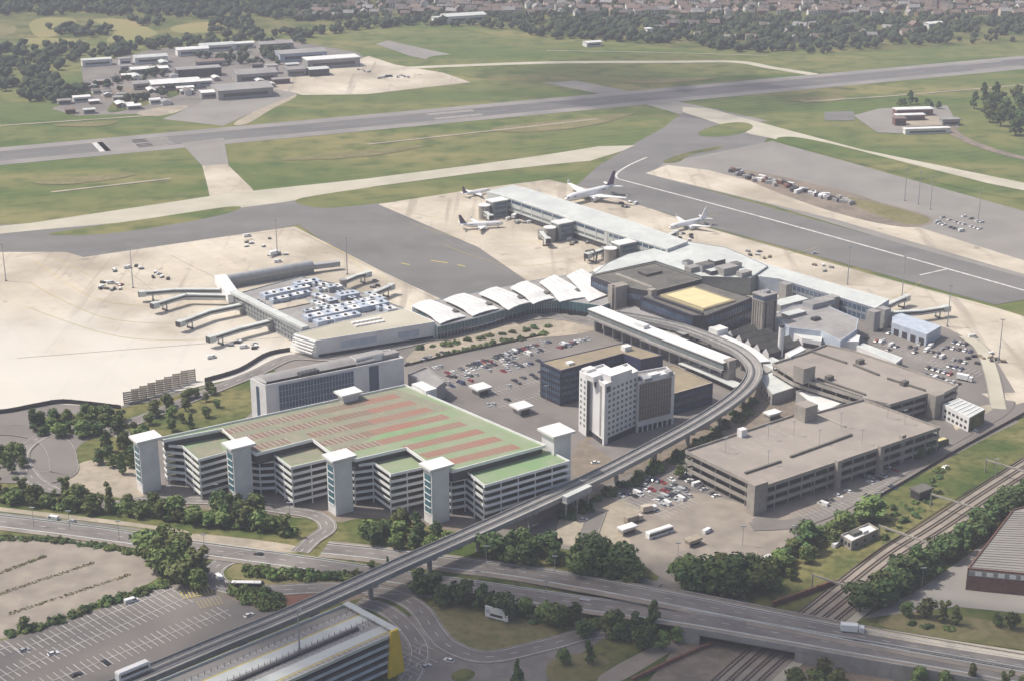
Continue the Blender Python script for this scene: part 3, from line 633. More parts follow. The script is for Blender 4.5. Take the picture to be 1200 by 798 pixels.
    for (px, z, s) in (((652, 503), 28.0, (10, 10)), ((408, 458), 26.0, (9, 6))):
        x, y = G(*px, z); b = MB(); rz = math.pi / 2 - R(UH); low_z = 0 if px[0] > 600 else Z0
        b.box((x, y, low_z), (s[0] - 1, s[1] - 1, z - 1.2 - low_z), rz, 'white_wall'); tw = b.build('stair_tower', t)
        g = MB(); g.box((x, y, z - 1.2), (s[0] + 1.2, s[1] + 1.2, .25), rz, 'dark_metal'); g.box((x, y, z - .95), (s[0] + 2, s[1] + 2, .95), rz, 'white_roof'); g.build('tower_roof', tw)
    # plant block on the far right edge
    for px, z, s, m in (((497, 452), 24, (12, 6), 'white_wall'),):
        x, y = G(*px, z); b = MB(); b.box((x, y, 0), (s[0], s[1], z), math.pi / 2 - R(VH), m, 'white_roof'); b.build('roof_store', t)
    return t
multi_storey()
t, P, c = block('kiosk_building', 'low grey flat roofed annexe behind the far corner of the green car park', 'building', [(478, 438), (500, 429), (522, 446), (506, 458)], 9, 'grey_concrete', 'grey_roof')
# ---- office with long glazed front
Z = 20
t, P, c = block('office_building', 'long pale grey office block with blue glazed front left of the car park', 'office', [(293, 443), (311, 451), (473, 419), (456, 409)], Z, 'white_wall', 'grey_roof', cap='white_wall')
A, B = G(311, 451, Z), G(473, 419, Z); E0 = G(293, 443, Z)
panel(t, A, B, c, 3, Z - 1.4, 'glass', 'glazed_front', .09, .625, .15)
g0, g1 = lerp(A, B, .09), lerp(A, B, .625)
mullions(t, g0, g1, c, 3, Z - 1.4, 24, 'steel_blue', .2, .3, 5)
panel(t, A, B, c, 2, Z - 1.2, 'glass', 'glazed_slot', .74, .81, .15)
panel(t, E0, A, c, 2, Z - 2.5, 'glass', 'glazed_slot', .38, .56, .15)
b = MB()                                                          # shallow curved upper roof
a0, a1, a2, a3 = [Vector((*G(*p, Z), Z)) for p in ((296, 443.5), (312, 449.5), (440, 424), (425, 417))]
for k in range(6):
    z0, z1 = math.sin(math.pi * (.12 + .76 * k / 6)) * 2.6, math.sin(math.pi * (.12 + .76 * (k + 1) / 6)) * 2.6
    p, q, r_, s = a0.lerp(a1, k / 6), a0.lerp(a1, (k + 1) / 6), a3.lerp(a2, (k + 1) / 6), a3.lerp(a2, k / 6)
    b.face([p + Vector((0, 0, z0)), q + Vector((0, 0, z1)), r_ + Vector((0, 0, z1)), s + Vector((0, 0, z0))], 'grey_roof')
for E in ((a0, a1), (a3, a2)):
    b.face([E[0], E[1]] + [E[0].lerp(E[1], 1 - k / 6) + Vector((0, 0, math.sin(math.pi * (.12 + .76 * (1 - k / 6))) * 2.6)) for k in range(7)], 'white_wall')
b.build('curved_roof', t)
for k in range(5): rbox(t, 'roof_unit', (352 + k * 4.6, 436.5 - k * 1.1), Z + 1.8, (1.6, 3.5, 1.6), UH, 'dark_metal')
rbox(t, 'plant_room', (430, 415), Z - .5, (16, 6, 3.4), UH, 'white_wall', 'grey_roof')
rbox(t, 'plant_room', (455, 413), Z - .5, (10, 5, 2.0), UH, 'grey_concrete', 'grey_roof')

# ---- hotel
Z = 31
hp = [(679, 434), (688, 440), (690, 437), (709, 450), (748, 434), (735, 425), (716, 431), (707, 426)]
t, P, c = block('hotel', 'tall white hotel tower with brown curtain walled wing and square windows', 'hotel', hp, Z, 'white_wall', 'white_roof', par=1.0)
F0, F1, F2 = G(690, 437, Z), G(709, 450, Z), G(748, 434, Z)
window_grid(t, F1, F2, c, [4.6 + 2.75 * k for k in range(9)], 7, 1.6, 1.3, 'grey_glass', t0=.08, t1=.97)
panel(t, F1, F2, c, .3, 3.4, 'window_dark', 'ground_floor_glazing', .12, .98, .1)
panel(t, F0, F1, c, 4, Z - 2, 'grey_concrete', 'wall_strip', .72, .82, .1)
panel(t, F0, F1, c, .3, 3.0, 'window_dark', 'ground_floor_glazing', .1, .9, .1)
R0, R1 = G(679, 434, Z), G(688, 440, Z)
window_grid(t, R0, R1, c, [4.6 + 2.75 * k for k in range(9)], 2, 1.4, 1.3, 'grey_glass')
panel(t, R1, F0, c, 1, Z - .6, 'dark_clad', 'recess_glazing', .02, .98, .08)
for A, B, tt in ((F0, F1, .42), (F1, F2, .1)):
    e = panel(t, A, B, c, Z - 4.6, Z - 1.8, 'blue_clad', 'emblem', tt - .05, tt + .06, .16)
for px, s in (((700, 437), (10, 5, 2.6)), ((722, 434), (14, 7, 3.4)), ((690, 431), (6, 4, 1.6))): rbox(t, 'plant_room', px, Z - 1, s, 48, 'white_wall', 'white_roof')
Z2 = 26.5
wp = ccw(GL([(748, 447), (791, 437), (781, 429), (737, 437)], Z2)); wc = mid(wp)
w, r = shell(t, wp, 0, Z2, 'white_wall', 'grey_roof', wname='wing_wall', rname='wing_roof')
A, B = G(748, 447, Z2), G(791, 437, Z2)
panel(t, A, B, wc, 6.4, Z2 - 1.6, 'brown_glass', 'curtain_wall', .03, .9, .2)
a, b_ = lerp(A, B, .03), lerp(A, B, .9)
mullions(t, a, b_, wc, 6.4, Z2 - 1.6, 12, 'brown_concrete', .18, .32, 7)
for k in range(7): panel(t, A, B, wc, .2, 3.4, 'window_dark', 'ground_floor_window', .04 + k * .135, .13 + k * .135, .12)
for px, s in (((756, 441), (5, 5, 1.8)), ((766, 437), (6, 3, 2.2)), ((777, 436), (7, 4, 1.5)), ((784, 434), (3, 3, 2.4))): rbox(t, 'plant_unit', px, Z2 - .7, s, 55, 'white_wall' if s[0] > 5 else 'steel')

# ---- dark blue block with tan roof
Z = 19
dp = [(634, 424), (657, 434), (730, 414), (751, 421), (777, 416), (733, 401)]
t, P, c = block('office_block', 'dark blue clad office block with tan gravel roof behind the white hotel', 'office', dp, Z, 'blue_clad', 'tan_roof', par=.3)
A, B = G(634, 424, Z), G(657, 434, Z); mullions(t, A, B, c, 1, Z - .5, 9, 'dark_clad', .25, .25, 5)
for k in range(5): panel(t, A, B, c, 2 + k * 3.3, 3.9 + k * 3.3, 'glass', 'window_band', .03, .97, .1)
A, B = G(657, 434, Z), G(730, 414, Z); mullions(t, A, B, c, 1, Z - .5, 24, 'dark_clad', .25, .25, 5)
for k in range(5): panel(t, A, B, c, 2 + k * 3.3, 3.9 + k * 3.3, 'glass', 'window_band', .02, .98, .1)
rbox(t, 'roof_hatch', (734, 405), Z - .3, (4.5, 3.5, 2.4), UH, 'white_wall', 'white_roof'); rbox(t, 'roof_hatch', (668, 424), Z - .3, (3.5, 3, 1.2), UH, 'white_wall', 'white_roof')
Z = 11.5
t, P, c = block('office_block', 'lower dark office block with tan roof beside the curving viaduct', 'office', [(766, 434), (789, 427), (835, 448), (789, 461), (740, 446)], Z, 'dark_clad', 'tan_roof', par=.3, cap='render_cream')
A, B = G(835, 448, Z), G(789, 461, Z); mullions(t, A, B, c, .5, Z - .4, 16, 'blue_clad', .25, .25, 3)
for k in range(3): panel(t, A, B, c, 1 + k * 3.5, 3 + k * 3.5, 'glass', 'window_band', .02, .98, .1)
# ---- pale kiosks in the open car park
for px, lb in (((563, 451), 'small pavilion with flat white roof beside the middle of the open car park'), ((611, 473), 'small pavilion with flat white roof near the blue office corner')):
    x, y = G(*px, 5); t = thing('pavilion', lb, 'pavilion', (x, y, 0)); b = MB(); rz = math.pi / 2 - R(UH)
    b.box((x, y, 0), (6, 6, 3.6), rz, 'grey_concrete'); w = b.build('wall', t); b = MB(); b.box((x, y, 3.6), (9, 8.4, .9), rz, 'white_roof'); b.build('roof', t)
    b = MB(); q = Vector((x, y, 0)) + AV * 3.05; b.box((q.x, q.y, .3), (4.6, .16, 2.4), rz, 'window_dark'); b.build('window', t)

# ---- brown decked car parks on the right
def decked(name, label, px, z, storeys, roof='brown_roof', faces=None):
    P = ccw(GL(px, z)); c = mid(P); t = thing(name, label, 'car park', (*c, 0)); LV = (z - .9) / storeys
    b = MB(); b.prism(inset(P, 2.5), 0, z - 1.4, 'shadow_core'); b.build('shaded_core', t)
    for k in range(1, storeys + 1):
        zz = k * LV; b = MB(); b.ring(P, .35, zz - .75, zz + .9, 'brown_concrete'); d = b.build('deck_level', t)
        b = MB(); b.prism(inset(P, .33), zz - .6, zz - .1, 'grey_concrete', roof, True); b.build('deck_slab', d)
    b = MB()
    for i in range(len(P)):
        A, B = Vector(P[i]), Vector(P[(i + 1) % len(P)]); n = max(1, int((B - A).length / 8))
        for k in range(n):
            p = A.lerp(B, k / n); q = Vector(c) - p; q.normalize(); p = p + q * .9; b = MB(); b.box((p.x, p.y, 0), (.6, .6, z - 1.2), 0, 'brown_concrete'); b.build('column', t)
    return t, P, c
Z = 13
b1 = [(803, 527), (892, 570), (1102, 500), (1012, 467), (957, 482), (944, 487), (930, 485)]
t, P, c = decked('decked_car_park', 'large brown concrete decked car park with three open storeys near the railway', b1, Z, 3)
cr = GL([(892, 570)], Z)[0]
b = MB(); b.box((cr[0] - 1.2, cr[1] + 1.8, 0), (7.5, 4.6, Z + 1.4), math.pi / 2 - R(UH), 'brown_concrete', 'brown_roof'); b.build('stair_tower', t)
for px in ((981, 541), (1031, 524), (1056, 511)):
    x, y = G(*px, Z); b = MB(); b.box((x + .5, y - .6, 0), (2.6, 2.0, Z + 1.2), math.pi / 2 - R(UH), 'brown_concrete', 'brown_roof'); b.build('stair_tower', t)
def kerbline(t, p, q, z, m='dark_roof', h=.9, w=1.0):
    a, c_ = G(*p, z), G(*q, z); b = MB(); b.beam((*a, z), (*c_, z), w, h, m); b.build('ramp_wall', t)
zr_ = Z - .95
kerbline(t, (873, 555), (915, 541), zr_); kerbline(t, (926, 536), (998, 510), zr_); kerbline(t, (958, 486), (991, 500), zr_, 'brown_concrete', .5)
rbox(t, 'lift_tower', (945, 473), Z - 1, (8, 7, 7.5), UH, 'brown_concrete', 'brown_roof')
for px in ((850, 530), (900, 545), (930, 510), (985, 500), (1040, 490), (1010, 520), (900, 515), (960, 520), (1060, 497)):
    x, y = G(*px, zr_); b = MB(); b.tube([(x, y, zr_), (x, y, zr_ + 7)], .1, 'steel', 6); b.box((x, y, zr_ + 7), (2.4, .4, .2), .6, 'steel'); b.build('deck_lamp', t)
rbox(t, 'roof_cabin', (870, 502), Z - 1, (3.5, 3, 3.6), UH, 'white_wall', 'white_roof')
b = MB()
for k in range(9):                                                # lamp columns and stains are few; bay lines on the deck
    for (p, q) in (((838 + k * 9, 528 - k * 3.1), (858 + k * 9, 537 - k * 3.1)),):
        a, c_ = G(*p, zr_), G(*q, zr_); b.beam((*a, zr_ + .02), (*c_, zr_ + .02), .15, .01, 'paint_white')
b.build('bay_lines', t)
Z = 12
b2 = [(930, 440), (905, 425), (940, 414), (968, 403), (1000, 410), (1123, 451), (1104, 461), (1092, 463), (1088, 460), (1044, 473), (1012, 466)]
t, P, c = decked('decked_car_park', 'long brown concrete decked car park in front of the crowded vehicle compound', b2, Z, 3)
zr_ = Z - .95
for p, q in (((952, 413), (992, 426)), ((1000, 428), (1030, 440)), ((1040, 444), (1084, 458)), ((952, 447), (1010, 466)), ((958, 444), (1014, 463))): kerbline(t, p, q, zr_)
cr = G(1097, 462, Z); b = MB(); b.box((cr[0], cr[1], 0), (6, 5, Z + .6), math.pi / 2 - R(UH), 'brown_concrete', 'brown_roof'); b.build('stair_tower', t)
rbox(t, 'lift_tower', (943, 428), Z - 1, (8, 7, 8), UH, 'brown_concrete', 'brown_roof')
for px in ((972, 440), (1008, 421), (1060, 446)): rbox(t, 'roof_cabin', px, Z - 1, (4, 2.5, 2.2), UH, 'dark_roof')
t, P, c = block('flat_roof_building', 'low building with white flat roof between the two brown car parks', 'building', [(933, 458), (962, 451), (998, 467), (963, 483)], 6, 'grey_concrete', 'white_roof')
t, P, c = block('flat_roof_building', 'low building with pale green grey roof inside the viaduct bend', 'building', [(888, 441), (907, 432), (930, 444), (930, 454), (905, 462)], 6, 'grey_concrete', 'pale_roof')
window_grid(t, G(888, 441, 6), G(905, 462, 6), c, [2], 5, 2, 1.6)
Z = 8
t, P, c = block('depot_building', 'small white building with ribbed pale roof and green end at the apron corner', 'building', [(1105, 473), (1124, 466), (1154, 479), (1136, 489)], Z, 'white_wall', 'pale_roof', par=.2)
A, B = G(1105, 473, Z), G(1136, 489, Z); window_grid(t, A, B, c, [1.5, 4.6], 6, 1.6, 1.3)
panel(t, B, G(1154, 479, Z), c, .2, Z - .4, 'grass_rough', 'ivy_cover', .02, .98, .35)
b = MB()
for k in range(1, 6):
    p, q = lerp(G(1105, 473, Z), G(1124, 466, Z), .03), lerp(G(1136, 489, Z), G(1154, 479, Z), .03)
    a, e = lerp(G(1105, 473, Z), G(1136, 489, Z), k / 6), lerp(G(1124, 466, Z), G(1154, 479, Z), k / 6); b.beam((*lerp(a, e, .05), Z - .15), (*lerp(a, e, .95), Z - .15), .5, .25, 'white_clad')
b.build('roof_ribs', t)
# ---- signal cabin by the railway
t, P, c = block('signal_cabin', 'small flat roofed cabin on the grass bank above the railway', 'building', [(985, 626), (1018, 612), (1030, 619), (998, 634)], 4.5, 'brown_concrete', 'white_roof')
window_grid(t, G(985, 626, 4.5), G(998, 634, 4.5), c, [1.6], 3, 1.2, 1.6); window_grid(t, G(998, 634, 4.5), G(1030, 619, 4.5), c, [1.6], 3, 1.6, 1.2)
rbox(t, 'roof_unit', (1002, 622), 4.2, (5, 3, .9), UH, 'dark_roof'); rbox(t, 'roof_unit', (1012, 620), 4.2, (3, 3, .9), UH, 'white_wall')
# ---- brick works at the right edge
Z = 10
t, P, c = block('brick_works', 'red brick factory with long grey ribbed roof beside the railway cutting trees', 'factory', [(1134, 665), (1230, 674), (1400, 600), (1290, 570), (1187, 596)], Z, 'brick_red', 'asphalt_pale', par=.6)
A, B = G(1134, 665, Z), G(1230, 674, Z); panel(t, A, B, c, Z - 3.2, Z - .9, 'grey_concrete', 'fascia', .02, 1, .15)
for k in range(6): panel(t, A, B, c, Z - 2.9, Z - 1.3, 'white_clad', 'window', .1 + k * .14, .18 + k * .14, .22)
b = MB(); q0, q1, q2, q3 = [G(*p, Z) for p in ((1137, 664), (1230, 672), (1400, 602), (1188, 597))]
for k in range(26): a, e = lerp(q3, q0, (k + .5) / 26), lerp(q2, q1, (k + .5) / 26); b.beam((*a, Z - .6), (*e, Z - .6), .4, .25, 'asphalt_pale' if k % 3 else 'grey_roof')
b.build('roof_ribs', t)
# ---- multi-storey at the bottom edge with yellow fin
Z, LV = 17, 3.2
bp = [(405, 706), (466, 739), (200, 858), (88, 836)]
P = ccw(GL(bp, Z)); c = mid(P); t = thing('multi_storey_car_park', 'grey multi storey car park with yellow corner fin under the viaduct', 'car park', (*c, 0))
b = MB(); b.prism(inset(P, 3), 0, Z - 1.5, 'shadow_core'); b.build('shaded_core', t)
for k in range(1, 6):
    z = k * LV; b = MB(); b.ring(P, .3, z - .4, z + .8, 'steel_blue' if k < 5 else 'pale_roof'); d = b.build('deck_level', t); b = MB(); b.prism(inset(P, .28), z - .4, z - .1, 'grey_concrete', 'grey_roof', True); b.build('deck_slab', d)
ang = math.atan2(G(405, 706, Z)[1] - G(88, 836, Z)[1], G(405, 706, Z)[0] - G(88, 836, Z)[0])
q = [G(405, 706, Z), G(466, 739, Z), G(200, 858, Z), G(88, 836, Z)]
zt = 5 * LV - .1
for f0, f1, m in ((.0, .16, 'asphalt_pale'), (.30, .48, 'pale_roof'), (.70, .86, 'pale_roof')):
    b = MB(); b.sheet([lerp(q[0], q[1], f0), lerp(q[0], q[1], f1), lerp(q[3], q[2], f1), lerp(q[3], q[2], f0)], zt + .02, m); b.build('deck_strip', t)
for f in (.29, .87):
    b = MB(); b.sheet([lerp(q[0], q[1], f), lerp(q[0], q[1], f + .025), lerp(q[3], q[2], f + .025), lerp(q[3], q[2], f)], zt + .03, 'paint_yellow'); b.build('yellow_line', t)
for f in (.22, .52, .64, .93):                                    # canopy ribs across the bays
    b = MB()
    for k in range(40):
        a = lerp(q[0], q[3], (k + .8) / 40.5); e = lerp(q[1], q[2], (k + .8) / 40.5)
        p0, p1 = lerp(a, e, f - .05), lerp(a, e, f + .05); b.beam((*p0, zt + .03), (*p1, zt + .03), .22, .02, 'paint_white')
        if f in (.52, .64, .22): m_ = lerp(a, e, f); b.box((m_[0], m_[1], zt + .1), (.15, .15, 1.6), 0, 'dark_metal')
    b.build('bay_lines', t)
for f in (.585,):
    b = MB(); a, e = lerp(q[0], q[1], f), lerp(q[3], q[2], f); a2 = lerp(a, e, .08); b.beam((*a2, zt + .05), (*e, zt + .05), 1.2, .9, 'dark_clad'); b.build('divider_wall', t)
b = MB(); a, e = q[0], q[1]; b.beam((*lerp(a, e, 0), zt + .8), (*lerp(a, e, 1.02), zt + .8), 2.6, .5, 'pale_roof'); b.build('end_canopy', t)
fx, fy = q[1]; d = Vector((q[0][0] - fx, q[0][1] - fy, 0)).normalized(); w = Vector((q[2][0] - fx, q[2][1] - fy, 0)).normalized()
b = MB(); p = Vector((fx, fy, 0)) - d * .8; o = [p, p + w * 6.0, p + w * 2.6, p + w * .6]
b.face([(*(p + w * .2)[:2], Z + 1.2), (*(p + w * 3.4)[:2], Z + 1.2), (*(p + w * 5.2)[:2], 0), (*(p - w * 2.2)[:2], 0)], 'yellow_fin')
p2 = p + d * .9; b.face([(*(p2 + w * .2)[:2], Z + 1.2), (*(p2 + w * 3.4)[:2], Z + 1.2), (*(p2 + w * 5.2)[:2], 0), (*(p2 - w * 2.2)[:2], 0)], 'yellow_fin')
for (s0, z0, s1, z1) in ((.2, Z + 1.2, 3.4, Z + 1.2), (3.4, Z + 1.2, 5.2, 0), (.2, Z + 1.2, -2.2, 0)):
    b.face([(*(p + w * s0)[:2], z0), (*(p + w * s1)[:2], z1), (*(p2 + w * s1)[:2], z1), (*(p2 + w * s0)[:2], z0)], 'yellow_fin')
b.build('yellow_fin', t)

# ---- terminal building with grey courts (left)
Z = 10
t, P, c = block('terminal_building', 'pale low terminal front with cream roof and blue grey cladding', 'terminal', [(345, 391), (370, 399), (510, 377), (474, 361), (402, 376)], Z, 'white_wall', 'concrete_taxi', par=.25)
A, B = G(370, 399, Z), G(510, 377, Z); E0 = G(345, 391, Z)
panel(t, A, B, c, 3.6, 7.2, 'steel_blue', 'glazed_band', .2, .5, .12); panel(t, A, B, c, 3.6, 7.2, 'steel_blue', 'glazed_band', .68, .86, .12)
panel(t, A, B, c, .1, 1.9, 'window_dark', 'undercroft', .02, .98, .12)
b = MB(); d, n, L = outward(E0, A, c)
for k in range(5):
    p0, p1 = Vector((*E0, 0)) + Vector((*n, 0)) * (.3 + k * .7), Vector((*A, 0)) + Vector((*n, 0)) * (.3 + k * .7)
    b.beam((p0.x, p0.y, Z - .8 - k * 1.5), (p1.x, p1.y, Z - .8 - k * 1.5), .9, .5, 'white_clad')
b.build('sloping_louvres', t)
for k in range(14): rbox(t, 'roof_light', (414 + (k % 7) * 5 + (k // 7) * 4, 377.5 - (k % 7) * .9 + (k // 7) * 3.5), Z - .3, (2.2, 2.2, .8), UH, 'white_roof')
Z = 9
cp = [(274, 345), (352, 388), (402, 376), (474, 361), (392, 332), (352, 324)]
t, P, c = block('terminal_building', 'grey flat roofed departure block crowded with blue and white rooftop plant', 'terminal', cp, Z, 'grey_glass', 'grey_roof', par=.4)
A, B = G(274, 345, Z), G(352, 388, Z)
mullions(t, A, B, c, .5, Z - .4, 22, 'steel', .3, .3, 3)
b = MB(); p, q_ = G(273, 343.5, Z), G(358, 386, Z); b.beam((*p, Z - .1), (*q_, Z - .1), 4.5, 1.6, 'pale_roof'); b.build('edge_roof', t)
def plant_row(t, p, q, n, z, w, h, m, dep, up=0):
    for k in range(n):
        f = (k + .5) / n; px = (p[0] + (q[0] - p[0]) * f, p[1] + (q[1] - p[1]) * f)
        u = rbox(t, 'plant_unit', px, z, (w, dep, h * rnd.uniform(.8, 1.1)), UH, m, 'white_roof' if k % 2 else 'steel_blue')
        x, y = G(*px, z + h); b = MB()
        b.tube([(x, y, z + h * .9), (x, y, z + h * 1.1 + .12)], 1.0, 'window_dark', 10); l = b.mesh('fan', root_loc(t)); link('fan', l, u)
plant_row(t, (308, 345), (360, 334), 6, Z - .3, 5.5, 2.6, 'steel_blue', 7.5); plant_row(t, (318, 351), (362, 341), 5, Z - .3, 5.5, 2.6, 'steel_blue', 5)
plant_row(t, (358, 371), (452, 352), 9, Z - .3, 6.2, 2.8, 'steel_blue', 7.5); plant_row(t, (370, 376), (420, 366), 5, Z - .3, 6, 2.4, 'steel_blue', 6)
plant_row(t, (366, 330), (392, 336), 3, Z - .3, 5, 3.2, 'steel', 5); plant_row(t, (368, 344), (392, 352), 3, Z - .3, 6, 2.2, 'grey_concrete', 6)
plant_row(t, (420, 352), (462, 362), 4, Z - .3, 6, 2.6, 'steel_blue', 6); plant_row(t, (380, 362), (440, 348), 7, Z - .3, 5, 1.8, 'steel', 5); plant_row(t, (346, 332), (372, 327), 3, Z - .3, 6, 3, 'steel_blue', 6)
plant_row(t, (395, 340), (430, 356), 5, Z - .3, 4, 2.2, 'dark_clad', 4); plant_row(t, (300, 350), (326, 366), 4, Z - .3, 3, 1.4, 'grey_concrete', 3)
plant_row(t, (372, 338), (398, 334), 4, Z - .3, 5, 2.2, 'pale_roof', 6); plant_row(t, (398, 345), (416, 342), 3, Z - .3, 6, 2.6, 'steel_blue', 7); plant_row(t, (366, 352), (388, 360), 4, Z - .3, 4.5, 1.8, 'pale_roof', 5); plant_row(t, (430, 342), (448, 350), 3, Z - .3, 5, 2.2, 'pale_roof', 5); plant_row(t, (356, 364), (396, 357), 5, Z - .3, 4, 1.4, 'steel', 4)
rbox(t, 'roof_deck', (340, 357), Z - .3, (22, 8, .5), UH, 'concrete_apron')
# far gallery with a barrel roof
t = thing('departure_gallery', 'long gallery with rounded silver roof leading to the far gates', 'gallery', (*G(310, 330), 0))
p, q_ = Vector((*G(259, 339), 0)), Vector((*G(366, 320), 0)); e = Vector((*G(398, 316), 0))
b = MB(); b.tube([p + Vector((0, 0, 5)), q_ + Vector((0, 0, 5))], 3.0, 'steel', 14); b.build('barrel_roof', t, True)
b = MB(); b.beam(p, q_, 5, 4.6, 'grey_glass'); b.build('wall', t)
b = MB(); b.beam(q_ + Vector((0, 0, 2.4)), e + Vector((0, 0, 2.4)), 3.6, 3.0, 'steel'); b.build('link_bridge', t)
b = MB(); p2 = Vector((*G(274, 345, 9), 0)); b.beam(p + Vector((0, 0, 4)), p2 + Vector((0, 0, 4)), 7, 5, 'white_clad'); b.build('corner_link', t)
# ---- link building with seven curved canopies
Z = 8
t, P, c = block('link_building', 'curving glazed concourse under a row of white curved canopies', 'terminal', [(512, 383), (560, 372), (620, 354), (655, 352), (706, 359), (740, 345), (700, 318), (640, 326), (520, 350), (483, 358)], Z, 'teal_glass', 'grey_roof', par=.1)
for a, e in (((512, 383), (560, 372)), ((560, 372), (620, 354)), ((620, 354), (655, 352)), ((655, 352), (706, 359))):
    mullions(t, G(*a, Z), G(*e, Z), c, .3, Z - .1, 12, 'steel', .25, .3, 2)
    panel(t, G(*a, Z), G(*e, Z), c, .2, 3.0, 'window_dark', 'entrance_glazing', .01, .99, .14)
b = MB(); C = path3([(516, 389, 3.2), (566, 378, 3.2), (622, 360, 3.2), (658, 358, 3.2), (704, 366, 3.2)], 6); ribbon(b, C, 0, 5, 'white_roof', 0, .4); b.build('entrance_canopy', t)
cans = [[(482, 358), (504, 350), (546, 368), (516, 377)], [(520, 351), (544, 342.5), (585, 359), (554, 368)], [(561, 344), (582, 335), (621, 351.5), (596, 361)], [(598, 337), (617, 328), (650, 347), (625, 354)], [(632, 330), (650, 321), (690, 345), (656, 351)], [(664, 322.5), (682, 314), (722, 340), (690, 351)], [(695, 316), (712, 308), (745, 326), (722, 342)]]
for i, cn in enumerate(cans):
    k = [Vector((*G(*p, 10), 10)) for p in cn]; b = MB(); n = 8
    side = ['left end of the row', 'beside the leftmost one', 'third from the left end', 'at the middle of the row', 'third from the dark terminal', 'second from the dark terminal', 'touching the dark terminal'][i]
    o = thing('canopy_roof', 'white curved canopy roof on the concourse, ' + side, 'canopy', (*k[0][:2], 0), 'curved canopies on the concourse')
    def pt(u, v): 
        p = k[0].lerp(k[1], u).lerp(k[3].lerp(k[2], u), v); return p + Vector((0, 0, 1.0 * math.sin(math.pi * (u * .8 + .15)) * (1 if i < 4 else .5) + .5 * math.sin(math.pi * v) - .7 - (.9 if v > .7 else 0)))
    for x in range(n):
        for y in range(6):
            q4 = [pt(x / n, y / 6), pt((x + 1) / n, y / 6), pt((x + 1) / n, (y + 1) / 6), pt(x / n, (y + 1) / 6)]
            b.face(q4, 'white_roof'); b.face([p - Vector((0, 0, .45)) for p in q4[::-1]], 'white_clad')
    for x in range(n):
        for y in (0, 1): a, e = pt(x / n, y), pt((x + 1) / n, y); b.face([a, e, e - Vector((0, 0, .45)), a - Vector((0, 0, .45))], 'white_clad')
    for y in range(6):
        for x in (0, 1): a, e = pt(x, y / 6), pt(x, (y + 1) / 6); b.face([a, e, e - Vector((0, 0, .45)), a - Vector((0, 0, .45))], 'white_clad')
    for u_ in (.25, .5, .75):
        for y in range(6):
            if y != 4: a, e = pt(u_, y / 6), pt(u_, (y + 1) / 6); b.beam(a + Vector((0, 0, .02)), e + Vector((0, 0, .02)), .35, .16, 'pale_roof')
    b.build('roof_shell', o)
    b = MB(); p = pt(.92, .72); b.box((p.x, p.y, p.z - .2), (5.5, 3.6, 1.0), math.pi / 2 - R(VH), 'dark_roof'); b.build('smoke_vent', o)
    b = MB()
    for u_, v_ in ((.08, .06), (.92, .06), (.08, .94), (.92, .94)): p = pt(u_, v_); b.tube([(p.x, p.y, 7.3), (p.x, p.y, p.z - .4)], .25, 'steel', 6)
    b.build('support_posts', o)
# ---- long pier
Z = 13
pp = [(570, 225), (588, 229), (712, 271), (782, 292), (806, 283), (742, 260), (618, 221), (600, 217)]
t, P, c = block('terminal_pier', 'long pier with pale green grey roof reaching out between the parked airliners', 'pier', pp, Z, 'pale_roof', 'pale_roof', par=.15, cap='white_clad')
A, B, C2 = G(588, 229, Z), G(712, 271, Z), G(782, 292, Z)
for a, e in ((A, B), (B, C2)):
    panel(t, a, e, c, .2, 3.6, 'window_dark', 'undercroft', .01, .99, .1); panel(t, a, e, c, 5.4, 6.8, 'grey_glass', 'window_band', .03, .97, .14); panel(t, a, e, c, 9.8, 11.6, 'glass', 'window_band', .03, .97, .14)
    mullions(t, a, e, c, 3.8, Z - .2, 10, 'pale_roof', .6, .25, 1)
for i, (px, ln) in enumerate((((592, 231), 13), ((668, 256.5), 12), ((741, 280), 13))):
    lb = ('outermost', 'middle', 'innermost')[i]
    w0 = Vector((*G(*px, Z), 0)); rz = math.pi / 2 - R(UH); p = w0 - AU * (ln / 2 + .3); o = thing('gate_node', f'boxy glazed gate node with drum tower on the pier, {lb} of three', 'gate', tuple(p), 'gate nodes on the long pier')
    b = MB(); b.box((p.x, p.y, 0), (ln, 8.5, 11.6), rz, 'grey_glass'); b.build('wall', o); b = MB(); b.box((p.x, p.y, 11.6), (ln + 1, 9.4, .6), rz, 'white_roof'); b.build('roof', o)
    for kz in (2.5, 6.2, 9): b = MB(); q = p + AV * 4.3; b.box((q.x, q.y, kz), (ln * .7, .2, 1.6), rz, 'glass'); b.build('window_band', o)
    b = MB(); q = p - AU * (ln / 2 + 4.4); b.tube([(q.x, q.y, 0), (q.x, q.y, 9.4)], 4.0, 'brown_concrete', 18); b.build('drum_tower', o)
    b = MB(); b.tube([(q.x, q.y, 9.4), (q.x, q.y, 9.9)], 4.3, 'white_roof', 18); b.build('drum_roof', o)
